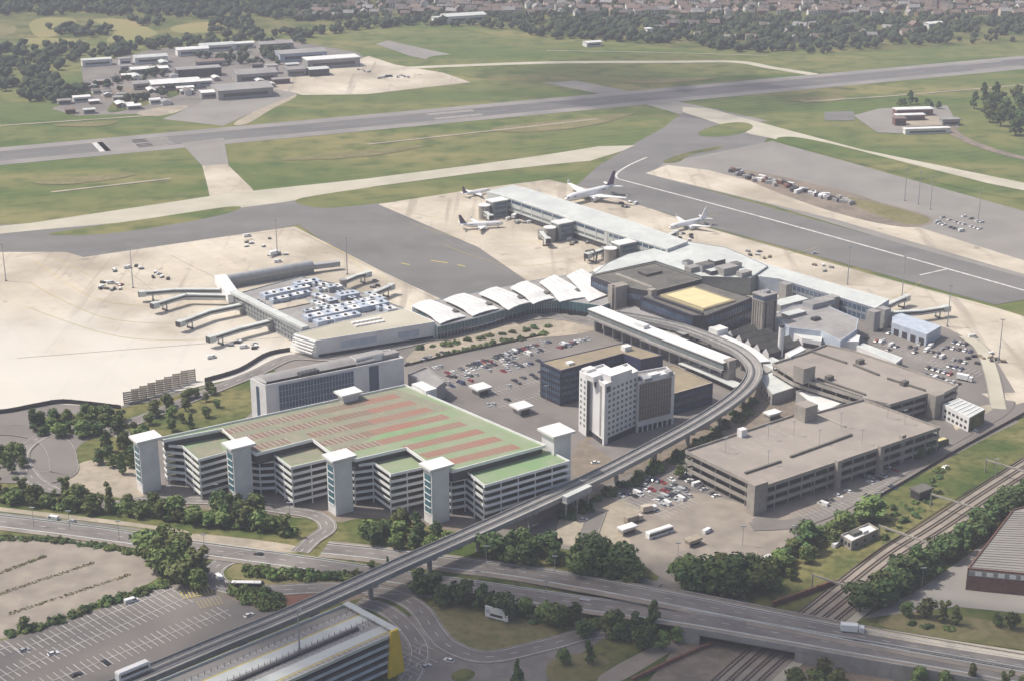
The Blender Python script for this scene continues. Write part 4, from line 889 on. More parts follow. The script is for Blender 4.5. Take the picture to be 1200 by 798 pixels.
# junction hall between pier, terminal and east pier
Z = 11
t, P, c = block('terminal_hall', 'broad hall with pale roof where the two piers meet', 'terminal', [(694, 322), (712, 308), (735, 298), (760, 292), (806, 283), (850, 290), (872, 299), (900, 312), (880, 326), (822, 324), (768, 306)], Z, 'grey_glass', 'pale_roof', par=.2)
for k, (px, s) in enumerate([((812, 312), (8, 6, 3)), ((826, 309), (10, 7, 4)), ((840, 304), (9, 6, 3)), ((852, 312), (12, 8, 4.5)), ((862, 308), (6, 5, 3)), ((836, 316), (8, 5, 2.5)), ((872, 318), (8, 5, 3)), ((806, 306), (5, 5, 2.5))]):
    rbox(t, 'plant_room', px, Z - .2, s, UH, ('grey_concrete', 'steel', 'dark_clad')[k % 3], ('grey_roof', 'dark_roof', 'pale_roof')[k % 3])
Z = 10
t, P, c = block('terminal_pier', 'lower pier with narrow pale roof running towards the right hand gates', 'pier', [(852, 302), (868, 298), (900, 310), (1042, 351), (1026, 361), (915, 327), (890, 324)], Z, 'steel_blue', 'pale_roof', par=.15, cap='white_clad')
A, B = G(915, 327, Z), G(1026, 361, Z)
panel(t, A, B, c, 1, 4, 'glass', 'window_band', .02, .98, .12); panel(t, A, B, c, 5.4, 8.4, 'glass', 'window_band', .02, .98, .12); mullions(t, A, B, c, .5, Z - .3, 22, 'steel', .4, .25, 2)
for px, h in (((1024, 364), 11.5), ((1036, 361), 11.0), ((921, 332), 10.8), ((976, 347), 10.8)):
    rbox(t, 'stair_block', px, 0, (5, 6, h), UH, 'grey_concrete', 'grey_roof')
t, P, c = block('cargo_shed', 'blue grey shed with shallow roof at the end of the lower pier', 'shed', [(1045, 378), (1046, 370), (1056, 367), (1103, 382), (1086, 392)], 7, 'steel_blue', 'steel_blue', par=.1)
for k in range(4): panel(t, G(1045, 378, 7), G(1086, 392, 7), c, .2, 4, 'dark_clad', 'door', .08 + k * .24, .22 + k * .24, .12)
# ---- dark main terminal
Z = 17
t, P, c = block('main_terminal', 'dark clad terminal block with brown roof and concrete stair tower', 'terminal', [(693, 323), (767, 308), (823, 327), (764, 342), (722, 334)], Z, 'dark_clad', 'dark_roof', par=.5, cap='brown_concrete')
A, B = G(693, 323, Z), G(722, 334, Z); mullions(t, A, B, c, 2, Z - 1, 10, 'blue_clad', .3, .25, 3)
for a, e in (((693, 323), (722, 334)), ((722, 334), (764, 342))): panel(t, G(*a, Z), G(*e, Z), c, 10.5, 13.5, 'glass', 'window_band', .03, .97, .12)
x, y = G(725, 334, 18); b = MB(); b.box((x, y, 0), (10, 7, 18.2), math.pi / 2 - R(UH), 'brown_concrete', 'brown_roof'); b.build('stair_tower', t)
x, y = G(718, 336, 18); b = MB(); b.box((x, y, 0), (2.5, 2.5, 18.2), math.pi / 2 - R(UH), 'brown_concrete', 'brown_roof'); b.build('stair_shaft', t)
kerbline(t, (722, 322), (764, 338), Z - .5, 'brown_concrete', .8, 2); rbox(t, 'plant_room', (762, 318), Z - .5, (12, 8, 1.4), UH, 'dark_clad', 'dark_roof')
rbox(t, 'plant_tower', (764, 339), Z - 4, (4, 4, 5), UH, 'brown_concrete')
Z = 15
t, P, c = block('main_terminal', 'dark terminal block carrying a bright yellow roof deck', 'terminal', [(751, 347), (768, 341), (816, 329), (882, 349), (828, 370), (812, 370)], Z, 'dark_clad', 'dark_roof', par=.5)
for a, e, n in (((751, 347), (812, 370), 22), ((828, 370), (882, 349), 18)):
    mullions(t, G(*a, Z), G(*e, Z), c, 2, Z - .4, n, 'blue_clad', .3, .25, 3)
    panel(t, G(*a, Z), G(*e, Z), c, 9, 12.5, 'glass', 'window_band', .02, .98, .12); panel(t, G(*a, Z), G(*e, Z), c, 3.5, 7, 'glass', 'window_band', .02, .98, .12)
Y = GL([(774, 346.5), (813, 336.5), (862, 353), (824, 364)], Z); b = MB(); b.prism(Y, Z - .45, Z + .5, 'yellow_roof'); b.build('yellow_deck', t)
b = MB(); b.ring(inset(ccw(Y), .2), 1.6, Z + .5, Z + .62, 'tan_roof'); b.build('deck_border', t)
b = MB(); a, e = G(768, 349, Z), G(822, 368, Z)
for k in range(14): p = lerp(a, e, k / 13); b.box((p[0], p[1], Z - .5), (1.1, 2.6, 1.4), math.pi / 2 - R(UH), 'dark_clad')
b.build('roof_brackets', t)
t, P, c = block('terminal_podium', 'low grey podium roof between the station canopy and dark terminal', 'terminal', [(722, 364), (742, 358), (806, 386), (816, 392), (800, 398), (790, 394)], 7, 'grey_concrete', 'grey_roof', par=.4)
for px in ((792, 394), (755, 372)): rbox(t, 'vent_shaft', px, 3, (4, 4, 6.2), UH, 'brown_concrete')
rbox(t, 'plant_room', (804, 389), 5.5, (9, 6, 3.5), UH, 'dark_clad', 'grey_roof'); rbox(t, 'white_tank_room', (842, 384), 2, (8, 7, 7), UH, 'white_wall', 'white_roof')
t, P, c = block('terminal_hall', 'grey roofed baggage hall below the control tower', 'terminal', [(906, 369), (930, 358), (962, 355), (1006, 374), (1004, 386), (985, 399), (962, 388), (925, 384)], 9, 'steel_blue', 'grey_roof', par=.3)
rbox(t, 'plant_room', (956, 372), 8.6, (5, 3, 1.6), UH, 'dark_clad'); rbox(t, 'plant_room', (930, 366), 8.6, (14, 6, 2), UH, 'grey_concrete', 'pale_roof'); rbox(t, 'plant_room', (960, 352), 8.6, (18, 8, 3), UH, 'steel', 'grey_roof'); rbox(t, 'plant_room', (925, 352), 6, (22, 9, 4), UH, 'grey_concrete', 'pale_roof')
for lb, px, z in (('white fronted hall with curved canopy under the grey baggage hall', [(920, 385), (942, 381), (966, 389), (962, 400), (940, 396)], 6), ('white roofed lean to at the corner of the baggage hall', [(985, 400), (990, 390), (1008, 393), (1006, 400)], 7), ('long low white store beside the vehicle compound', [(1004, 405), (1012, 402), (1058, 419), (1050, 425)], 5), ('small white cabin on the deck by the tall chimney', [(920, 414), (938, 405), (944, 409), (926, 418)], 12.5), ('low grey store between the ridge roofs and viaduct', [(890, 424), (905, 418), (930, 430), (912, 436)], 5)):
    t, P, c = block('service_building', lb, 'building', px, z, 'white_wall', 'pale_roof' if z < 7 else 'white_roof', par=.2)
    q4 = ccw(GL(px, z)); i = max(range(len(q4)), key=lambda i: -min(q4[i][1], q4[(i + 1) % len(q4)][1]) ); panel(t, q4[i], q4[(i + 1) % len(q4)], c, 1, min(3.6, z - 1), 'window_dark', 'window_band', .08, .92, .12)
# ridge roofs
for i in range(5):
    lb = ('first', 'second', 'middle', 'fourth', 'last')[i]
    x0, y0 = 855 + i * 10.5, 401 + i * 5.2; p = Vector((*G(x0, y0, 0), 0)); d = AU; n = AV; L = 24; wd = 2.3
    t = thing('ridge_roof_shed', f'long dark ridge roofed shed with white gable, {lb} of five from the dark terminal', 'shed', p, 'ridge roofed sheds')
    e = p + d * L; b = MB(); up = Vector((0, 0, 1))
    b.face([p - n * wd + up * 4, e - n * wd + up * 4, e + up * 6.6, p + up * 6.6], 'dark_roof'); b.face([p + up * 6.6, e + up * 6.6, e + n * wd + up * 4, p + n * wd + up * 4], 'dark_roof'); b.build('roof', t)
    b = MB()
    for s in (-1, 1): b.face([p + n * s * wd, e + n * s * wd, e + n * s * wd + up * 4, p + n * s * wd + up * 4], 'dark_clad')
    b.face([e - n * wd, e + n * wd, e + n * wd + up * 4, e + up * 6.6, e - n * wd + up * 4], 'white_wall'); b.build('wall', t)
    b = MB(); b.face([p - n * wd - d * .1, p + n * wd - d * .1, p + n * wd + up * 4 - d * .1, p + up * 6.7 - d * .1, p - n * wd + up * 4 - d * .1], 'white_wall'); b.build('gable', t)
# chimney and control tower
x, y = G(914, 418, 0); t = thing('chimney', 'slim pale round chimney beside the ridge roofed sheds', 'chimney', (x, y, 0))
b = MB(); b.tube([(x, y, 0), (x, y, 16.5)], [1.7, 1.45], 'white_wall', 16); b.build('stack', t, True); b = MB(); b.tube([(x, y, 16.5), (x, y, 18)], 1.2, 'dark_metal', 12); b.build('flue_cap', t)
x, y = G(894, 392, 0); t = thing('control_tower', 'blocky ribbed concrete control tower with low dark glazed cab', 'tower', (x, y, 0)); rz = math.pi / 2 - R(UH)
b = MB(); b.box((x, y, 0), (10, 8.6, 20.5), rz, 'brown_concrete')
for k in range(5): q = Vector((x, y, 0)) + AV * 4.4 + AU * (k - 2) * 2.2; b.box((q.x, q.y, 0), (.8, .5, 20.5), rz, 'brown_concrete'); q = Vector((x, y, 0)) - AU * 5.1 + AV * (k - 2) * 1.8; b.box((q.x, q.y, 0), (.5, .7, 20.5), rz, 'brown_concrete')
b.build('shaft', t)
for k in (-1, 1): b = MB(); q = Vector((x, y, 0)) + AV * 4.36 + AU * k * 3.3; b.box((q.x, q.y, 1), (1.2, .16, 19), rz, 'dark_clad'); b.build('window_strip', t)
b = MB(); b.box((x, y, 20.5), (10.8, 9.4, .7), rz, 'brown_concrete'); b.build('gallery', t)
b = MB(); b.box((x, y, 21.2), (10.2, 8.8, 2.5), rz, 'glass'); b.build('cab_glazing', t); b = MB(); b.box((x, y, 23.7), (11, 9.6, .6), rz, 'grey_roof'); b.box((x + 1, y, 24.4), (3, 2.4, 1.4), rz, 'steel'); b.build('roof', t)
for dx, h in ((0, 29), (2.4, 27.5), (-2.5, 27)): b = MB(); b.tube([(x + dx, y, 24.4), (x + dx, y, h)], .13, 'steel', 6); b.build('antenna', t)
# ---- station platform canopy and elevated guideway
DZ = 9.0
GW = [(-80, 900, DZ), (60, 836, DZ), (160, 795, DZ), (260, 753, DZ), (350, 716, DZ), (480, 657, DZ), (560, 622, DZ), (640, 586, DZ), (700, 558, DZ), (760, 527, DZ), (820, 494, DZ), (862, 466, DZ), (881, 446, DZ), (883, 430, DZ), (870, 415, DZ), (848, 403, DZ), (800, 385, DZ), (750, 374, DZ), (700, 366, DZ)]
GC = path3(GW, 8)
t = thing('elevated_guideway', 'long curving elevated people mover guideway on concrete columns', 'viaduct', (*GC[60][:2], 0))
b = MB(); ribbon(b, GC, 0, 8.2, 'grey_concrete', 0, 1.1); b.build('deck', t)
for o in (-2.1, 2.1):
    b = MB(); ribbon(b, GC, o, 2.7, 'brown_concrete', .3, .3); tr = b.build('running_track', t)
    b = MB()
    for s in (-.8, .8): ribbon(b, GC, o + s, .3, 'steel', .55, .25)
    b.build('guide_rail', tr)
b = MB(); ribbon(b, GC, 0, .9, 'dark_metal', .15, .14); b.build('cable_trough', t)
for s in (-1, 1): b = MB(); ribbon(b, GC, s * 4.0, .25, 'grey_concrete', 1.1, 1.1); b.build('parapet', t)
acc = 0; last = GC[0]
for i in range(1, len(GC) - 6):
    acc += (GC[i] - GC[i - 1]).length
    if acc > 26:
        acc = 0; p = GC[i]; b = MB(); b.tube([(p.x, p.y, 0), (p.x, p.y, DZ - 2.2)], 1.0, 'grey_concrete', 12); d = GC[i + 1] - GC[i]
        b.box((p.x, p.y, DZ - 2.2), (1.8, 7, 1.1), math.atan2(d.y, d.x), 'grey_concrete'); b.build('column', t)
i0 = next(i for i, p in enumerate(GC) if (p - Vector((*G(168, 791, DZ), DZ))).length < 6)
p = GC[i0]; d = (GC[i0 + 1] - p).normalized(); n = Vector((-d.y, d.x, 0)); ang = math.atan2(d.y, d.x); p = p + n * 2.1
t = thing('people_mover_car', 'white people mover car on the guideway near the bottom edge', 'train', (p.x, p.y, DZ + .6))
b = MB(); b.box((p.x, p.y, DZ + .75), (12, 2.7, 2.9), ang, 'white_clad'); b.build('body', t)
for s in (-1, 1): q = p + n * s * 1.36; b = MB(); b.box((q.x, q.y, DZ + 1.9), (10.5, .1, 1.1), ang, 'window_dark'); b.build('window_band', t)
b = MB(); b.box((p.x, p.y, DZ + 3.65), (11.4, 2.3, .35), ang, 'white_roof'); b.build('roof', t); b = MB(); b.box((p.x, p.y, DZ + .56), (9, 1.8, .19), ang, 'dark_metal'); b.build('bogie', t)
i0 = min(range(len(GC)), key=lambda i: abs(GC[i].x - G(664, 577, DZ)[0])); p = GC[i0]; d = (GC[i0 + 1] - p).normalized(); n = Vector((-d.y, d.x, 0)); q = p - n * 6; ang = math.atan2(d.y, d.x)
t = thing('service_platform', 'grey service platform and cabin hung beside the guideway', 'platform', (q.x, q.y, 0))
b = MB(); b.box((q.x, q.y, DZ - .9), (17, 3.4, .5), ang, 'grey_concrete'); b.build('deck', t); b = MB(); b.box((q.x, q.y, DZ - .4), (16, 2.8, 2.6), ang, 'steel', 'pale_roof'); b.build('cabin', t)
b = MB(); [b.box((q.x + d.x * k, q.y + d.y * k, 0), (.7, .7, DZ - .9), ang, 'grey_concrete') for k in (-7, 0, 7)]; b.build('legs', t)
t = thing('station_canopy', 'long straight white platform canopy in front of the dark terminal', 'station', (*G(770, 395), 0))
SC = path3([(693, 361, 13), (760, 388, 13), (852, 424, 13)], 1)
b = MB(); ribbon(b, SC, 2, 9.5, 'white_roof', 0, .5); b.build('roof', t)
b = MB(); ribbon(b, SC, 2, 8.4, 'grey_glass', -.6, 3.2); b.build('platform_screen', t)
b = MB(); ribbon(b, SC, 2, 11, 'grey_concrete', -3.9, 1.2); b.build('platform', t)
for k in range(14):
    p = SC[0].lerp(SC[-1], (k + .5) / 14); n = sides(SC, 0); b = MB(); q = p + n * 2; b.box((q.x, q.y, 0), (1, 5, 8), math.atan2(SC[1].y - SC[0].y, SC[1].x - SC[0].x), 'grey_concrete'); b.build('pier', t)
p = SC[-1] + sides(SC, 0) * 2; b = MB(); b.box((p.x, p.y, 0), (4, 5, 14), math.atan2(SC[1].y - SC[0].y, SC[1].x - SC[0].x), 'brown_concrete', 'brown_roof'); b.build('stair_tower', t)
for px, s in (((752, 379), (8, 4, 2)),): rbox(t, 'roof_unit', px, 13, s, VH, 'white_wall', 'white_roof')
t = thing('walkway_roof', 'flat pale walkway roof following the guideway round the terminal', 'canopy', (*G(850, 400), 0))
C = path3([(812, 384, 6), (846, 396, 6), (876, 410, 6), (893, 424, 6)], 6); b = MB(); ribbon(b, C, 1.5, 6, 'white_roof', 0, .4); b.build('roof', t)
b = MB(); [b.tube([(p.x, p.y, 0), (p.x, p.y, 5.7)], .25, 'steel', 6) for p in C[1::3]]; b.build('posts', t)
t = thing('walkway_roof', 'pale low walkway roof below the platform stair tower', 'canopy', (*G(850, 440), 0))
C = path3([(800, 424, 4), (830, 436, 4), (866, 452, 4)], 4); b = MB(); ribbon(b, C, 0, 6.5, 'pale_roof', 0, .4); b.build('roof', t)
b = MB(); [b.tube([(p.x, p.y, 0), (p.x, p.y, 3.7)], .25, 'steel', 6) for p in C[1::3]]; b.build('posts', t)
# ------------------------------------------------------------------ VEGETATION
def leaf_cloud(mb, lobes, n, s0, s1, m, rg):
    """n small leaf-spray quads spread through and over ellipsoid lobes"""
    wts = [l[3] * l[4] for l in lobes]
    for _ in range(n):
        x, y, z, rx, rz = rg.choices(lobes, wts)[0]
        th = rg.uniform(0, 2 * math.pi); cz = rg.uniform(-.75, 1); r = rg.uniform(.62, 1.04) if rg.random() < .85 else rg.uniform(.2, .7)
        s = math.sqrt(max(0, 1 - cz * cz)); nrm = Vector((s * math.cos(th), s * math.sin(th), cz))
        p = Vector((x + nrm.x * rx * r, y + nrm.y * rx * r, max(.15, z + nrm.z * rz * r)))
        nrm = (nrm + Vector((rg.gauss(0, .45), rg.gauss(0, .45), rg.gauss(.25, .4)))).normalized()
        a = nrm.orthogonal().normalized(); b = nrm.cross(a); t = rg.uniform(0, 6.28); a, b = a * math.cos(t) + b * math.sin(t), b * math.cos(t) - a * math.sin(t)
        k = rg.uniform(s0, s1); a = a * k; b = b * k * rg.uniform(.6, 1)
        mb.face([p - a - b * .5, p - b * .9 + a * .2, p + a + b * .3, p + b - a * .3], m)
def tree_meshes(seed, m, kind='round'):
    rg = random.Random(seed); lobes = []; Ht = 9.0
    if kind == 'round':
        for k in range(9):
            a = rg.uniform(0, 6.28); d = rg.uniform(.3, 2.6); lobes.append((d * math.cos(a), d * math.sin(a), rg.uniform(2.4, 6.8), rg.uniform(1.4, 2.2), rg.uniform(1.1, 1.8)))
        lobes.append((0, 0, 6.6, 2.2, 2.0)); lobes.append((0, 0, 3.4, 2.6, 1.8)); n = 700
    elif kind == 'tall':
        for k in range(9): lobes.append((rg.gauss(0, .8), rg.gauss(0, .8), 2.5 + k * .95, rg.uniform(1.2, 1.9) * (1 - k * .05), 1.3))
        n = 560
    else:
        for k in range(8): lobes.append((rg.gauss(0, .25), rg.gauss(0, .25), 1.5 + k * 1.05, 2.3 - k * .26, .9))
        n = 520
    c = MB(); leaf_cloud(c, lobes, n, .38, .72, m, rg)
    t = MB(); t.tube([(0, 0, 0), (.1, 0, 2.2), (.05, .1, 5.5), (0, 0, 7.2)], [.3, .22, .14, .05], 'bark', 7)
    for k in range(5):
        x, y, z, r, q = lobes[k]; z0 = 1.8 + k * .5; t.tube([(.08, 0, z0), (x * .5, y * .5, (z + z0) / 2 + .2), (x, y, z)], [.12, .08, .03], 'bark', 5)
    return c.mesh('crown'), t.mesh('trunk')
TREES = {'round': [tree_meshes(s, 'leaf') for s in (1, 2, 3, 4)] + [tree_meshes(5, 'leaf_olive'), tree_meshes(6, 'leaf_olive', 'tall')], 'dark': [tree_meshes(s, 'leaf_dark') for s in (11, 12, 13)] + [tree_meshes(14, 'leaf'), tree_meshes(15, 'leaf_dark', 'tall'), tree_meshes(16, 'leaf')], 'tall': [tree_meshes(s, 'leaf', 'tall') for s in (21, 22)], 'cone': [tree_meshes(31, 'leaf_dark', 'cone')]}
def bush_mesh(seed, m):
    rg = random.Random(seed); lobes = [(rg.gauss(0, .9), rg.gauss(0, .9), rg.uniform(.5, 1.2), rg.uniform(.8, 1.3), rg.uniform(.7, 1.1)) for _ in range(6)]
    b = MB(); leaf_cloud(b, lobes, 260, .25, .5, m, rg); return b.mesh('foliage')
BUSH = [bush_mesh(s, 'leaf' if s % 2 else 'leaf_dark') for s in (41, 42, 43, 44)]
rt = random.Random(99)
def plant_tree(x, y, h, kind, label, group, wide=1.0, z=0):
    cr, tk = rt.choice(TREES[kind]); h *= rt.choice((.8, 1, 1, 1.12)); s = h / 9.0
    o = thing('tree', label, 'tree', (x, y, z), group, rt.uniform(0, 6.28)); w = s * wide * rt.uniform(.9, 1.15); o.scale = (w, w, s)
    link('crown', cr, o); link('trunk', tk, o); return o
def plant_bush(x, y, s, label, group):
    o = link('bush', rt.choice(BUSH)); o.location = (x, y, 0); o.rotation_euler = (0, 0, rt.uniform(0, 6.28)); o.scale = (s, s, s * rt.uniform(.8, 1.1)); tag(o, label, 'bush', group); return o
def inpoly(P, x, y):
    r = False
    for i in range(len(P)):
        (ax, ay), (bx, by) = P[i], P[(i + 1) % len(P)]
        if (ay > y) != (by > y) and x < (bx - ax) * (y - ay) / (by - ay) + ax: r = not r
    return r
def fill(px, gap, n=9999):
    P = GL(px); xs = [p[0] for p in P]; ys = [p[1] for p in P]; out = []; tries = 0
    while tries < 4000 and len(out) < n:
        tries += 1; x, y = rt.uniform(min(xs), max(xs)), rt.uniform(min(ys), max(ys))
        if inpoly(P, x, y) and all((x - a) ** 2 + (y - b) ** 2 > gap * gap for a, b in out): out.append((x, y))
    return out
def along(px, step, jit=.8):
    C = path3(px, 8); out = []; acc = 0
    for i in range(1, len(C)):
        L = (C[i] - C[i - 1]).length; acc += L
        while acc >= step:
            acc -= step; p = C[i] + (C[i - 1] - C[i]) * (acc / max(L, 1e-6)); out.append((p.x + rt.gauss(0, jit), p.y + rt.gauss(0, jit)))
    return out
def wood(pts, h0, h1, kind, label, group, wide=1.0):
    for x, y in pts: plant_tree(x, y, rt.uniform(h0, h1), kind, label, group, wide)
def bushes(pts, s0, s1, label, group):
    for x, y in pts: plant_bush(x, y, rt.uniform(s0, s1), label, group)
wood(along([(0, 588), (110, 600), (220, 612), (352, 627)], 7.4, 1.0), 7, 10, 'round', 'leafy green tree in the row along the far side of the wide main road', 'trees along the main road', 1.25)
wood(along([(-30, 578), (80, 586), (170, 596), (230, 604)], 10.5, 1.4), 7, 9.5, 'round', 'bright green tree in the second row back from the wide main road', 'second row of trees along the main road', 1.25)
wood(fill([(250, 598), (275, 590), (300, 606), (280, 616), (256, 612)], 5.5), 8, 11, 'dark', 'dark tree at the foot of the saw tooth car park front', 'trees at the foot of the green car park')
wood(fill([(38, 502), (78, 488), (140, 492), (138, 508), (90, 512), (44, 512)], 6.2), 6, 8.5, 'dark', 'dark bushy tree on the roundabout bank beside the apron fence', 'trees on the roundabout bank', 1.3)
wood(fill([(112, 545), (130, 520), (165, 515), (165, 550), (140, 560)], 6), 7, 10, 'dark', 'dark tree in the clump left of the first stair tower', 'trees left of the green car park')
wood(fill([(-20, 545), (4, 530), (28, 532), (34, 548), (10, 556)], 6), 6.5, 8.5, 'dark', 'dark tree on the little island at the left edge', 'trees on the left edge island')
wood(fill([(150, 500), (185, 478), (250, 460), (258, 486), (210, 508), (165, 512)], 8.6), 5.5, 8, 'round', 'round young tree in the planted rows left of the office block', 'trees left of the office block')
wood(along([(170, 488), (250, 458)], 8), 5.5, 7, 'round', 'round tree in the straight row nearest the blast screens', 'trees beside the blast screens')
wood(fill([(430, 628), (470, 618), (535, 640), (520, 648), (440, 642)], 5.8), 7, 9.5, 'dark', 'dark tree on the bank in front of the stair towers', 'trees on the bank under the guideway', 1.3)
wood(fill([(565, 656), (600, 642), (650, 652), (655, 664), (600, 664)], 6), 8, 11, 'dark', 'dark tree on the bank just right of the guideway', 'trees right of the guideway', 1.3)
wood(fill([(662, 668), (690, 652), (735, 662), (758, 684), (735, 688), (680, 680)], 6.6), 10, 13.5, 'dark', 'big dark tree in the clump beside the building site', 'trees beside the building site', 1.3)
wood(fill([(800, 690), (830, 672), (880, 672), (896, 692), (850, 702), (812, 700)], 6.6), 10, 13.5, 'dark', 'big dark tree in the clump next to the road bridge', 'trees next to the road bridge', 1.3)
wood(along([(900, 680), (930, 655), (965, 632), (1000, 612), (1024, 606)], 6.2, 1.6), 8, 11, 'dark', 'dense tree in the line behind the signal cabin', 'trees behind the signal cabin', 1.3)
wood(along([(905, 690), (945, 655), (985, 625)], 8, 1.5), 5, 8, 'round', 'small green tree on the slope left of the signal cabin', 'trees on the cabin slope')
wood(along([(1000, 724), (1050, 690), (1100, 655), (1150, 622), (1230, 568), (1240, 560)], 6.2, 1.0), 9, 12, 'dark', 'dark tree in the dense strip along the railway', 'trees along the railway', 1.3)
wood(along([(1012, 722), (1062, 690), (1112, 655), (1162, 622), (1220, 582)], 12, 1.0), 9, 11.5, 'dark', 'dark tree in the second line along the railway', 'second line of trees along the railway', 1.3)
wood(along([(1045, 722), (1075, 724), (1105, 730), (1125, 735)], 6, .6), 7, 9, 'round', 'round tree on the dry grass in front of the brick works', 'trees in front of the brick works')
wood(along([(1148, 730), (1180, 738), (1215, 744)], 6, .8), 7, 9, 'round', 'round tree at the right edge below the brick works wall', 'trees below the brick works wall')
wood(fill([(168, 650), (190, 640), (215, 655), (240, 685), (228, 698), (200, 690), (180, 668)], 5.8), 9, 13, 'round', 'big leafy tree in the clump at the field corner', 'trees at the field corner', 1.3)
wood(along([(474, 694), (520, 704), (575, 716), (640, 730), (700, 744), (748, 752)], 6.2, 1.8), 7, 10.5, 'dark', 'dark tree in the belt between the main road and billboard grass', 'trees above the billboard grass', 1.3)
wood(fill([(738, 752), (765, 738), (800, 752), (795, 768), (755, 768)], 6.4), 9, 12, 'dark', 'dark tree in the clump under the bridge abutment', 'trees under the bridge abutment')
for px, k, h, lb in (((661, 779), 'dark', 9, 'lone dark tree right of the slip road bend'), ((606, 806), 'cone', 9, 'dark conifer at the bottom edge near the roundabout'), ((455, 668), 'cone', 5.5, 'small dark conifer left of the guideway'), ((436, 666), 'round', 4, 'tiny round tree on the verge left of the small conifer'), ((796, 560), 'round', 7, 'light green tree between the guideway and brown car park'), ((790, 540), 'round', 6, 'tree under the guideway close to the brown car park corner'), ((28, 738), 'round', 6, 'small tree at the lower corner of the gravel field'), ((690, 778), 'dark', 7, 'dark tree on the grass right of the lone tree')):
    x, y = G(*px); plant_tree(x, y, h, k, lb, None)
wood(fill([(1060, 535), (1085, 515), (1100, 530), (1075, 540)], 4.5), 6, 9, 'dark', 'tree beside the parked bus at the brown car park end', 'trees beside the parked bus')
wood(fill([(1070, 806), (1215, 816), (1215, 832), (1070, 826)], 6), 7.5, 9.5, 'round', 'bright green tree at the bottom right corner', 'trees in the bottom right corner')
wood(fill([(925, 806), (965, 800), (985, 812), (940, 822)], 5), 8, 10, 'round', 'green tree below the road bridge wall', 'trees below the road bridge')
wood(fill([(1140, 128), (1158, 118), (1210, 122), (1230, 150), (1190, 160), (1160, 146)], 15), 12, 17, 'dark', 'dark tree in the copse beyond the right hand taxiway', 'trees in the right hand copse')
wood(along([(1048, 128), (1075, 122), (1105, 130)], 9), 7, 10, 'dark', 'dark tree behind the fire station sheds', 'trees behind the fire station')
bushes(along([(-20, 632), (60, 634), (120, 642), (170, 652)], 2.6, .4), .9, 1.3, 'low bush in the hedge along the top of the gravel field', 'hedge bushes above the gravel field')
bushes(along([(4, 748), (40, 738), (100, 716), (160, 697), (206, 682)], 3.2, .5), 1, 1.6, 'bush in the hedge between gravel field and car park', 'hedge bushes beside the car park')
bushes(along([(652, 612), (690, 594), (730, 572), (790, 540), (850, 502), (884, 470)], 5, 1.5), 1.2, 2.0, 'dark shrub added to deepen the shade along the right side of the guideway', 'shrubs below the guideway')  # shrubs put in to darken the shadow strip beside the guideway
bushes(along([(-10, 584), (80, 592), (180, 603), (240, 611)], 4.2, 1.6), 1.6, 2.6, 'leafy undergrowth bush between the two tree rows by the main road', 'undergrowth bushes by the main road')
bushes(along([(255, 616), (300, 620), (350, 626)], 4.5, 1.2), 1.4, 2.2, 'bush at the foot of the trees beside the access road bend', 'bushes beside the access road bend')
bushes(along([(480, 690), (560, 706), (640, 724), (745, 746)], 6, 1.5), 1.6, 2.4, 'bush filling the belt above the billboard grass', 'bushes above the billboard grass')
bushes(along([(288, 672), (340, 676), (425, 680)], 2.2, .7), 1.4, 2.0, 'thick dark bush on the central junction island', 'bushes on the junction island')
bushes(fill([(276, 690), (310, 696), (332, 706), (318, 716), (286, 706)], 3), 1.2, 2, 'bush on the bank by the slip road bus', 'bushes by the slip road')
bushes(along([(480, 412), (520, 405), (560, 398), (600, 391), (640, 384)], 7, .5), 1, 1.6, 'small round shrub in the planting before the terminal concourse', 'shrubs before the concourse')
bushes(along([(500, 420), (560, 408), (590, 402), (640, 392)], 6, .8), 1, 1.8, 'dark shrub in the hedge line at the open car park edge', 'shrubs at the open car park edge')
bushes(fill([(1000, 620), (1060, 590), (1110, 545), (1100, 580), (1040, 640)], 5, 60), .7, 1.4, 'scrubby bush on the green bank above the railway', 'bushes on the railway bank')
bushes(along([(1050, 730), (1080, 735), (1110, 738)], 6, .5), .9, 1.2, 'tiny bush on the dry verge by the bridge road', 'tiny bushes on the dry verge')
for k, pl in enumerate((((-10, 676), (52, 653)), ((-10, 700), (108, 661)), ((12, 720), (150, 675)))):
    b = MB(); rg = random.Random(70 + k); C = path3(pl, 30); lobes = [(p.x, p.y, .3, 1.4, .7) for p in C]; leaf_cloud(b, lobes, 700, .25, .5, 'dry_grass', rg)
    tag(b.build('weed_strip'), f'{("shortest", "middle", "longest")[k]} strip of rough weeds across the gravel field', 'weeds')
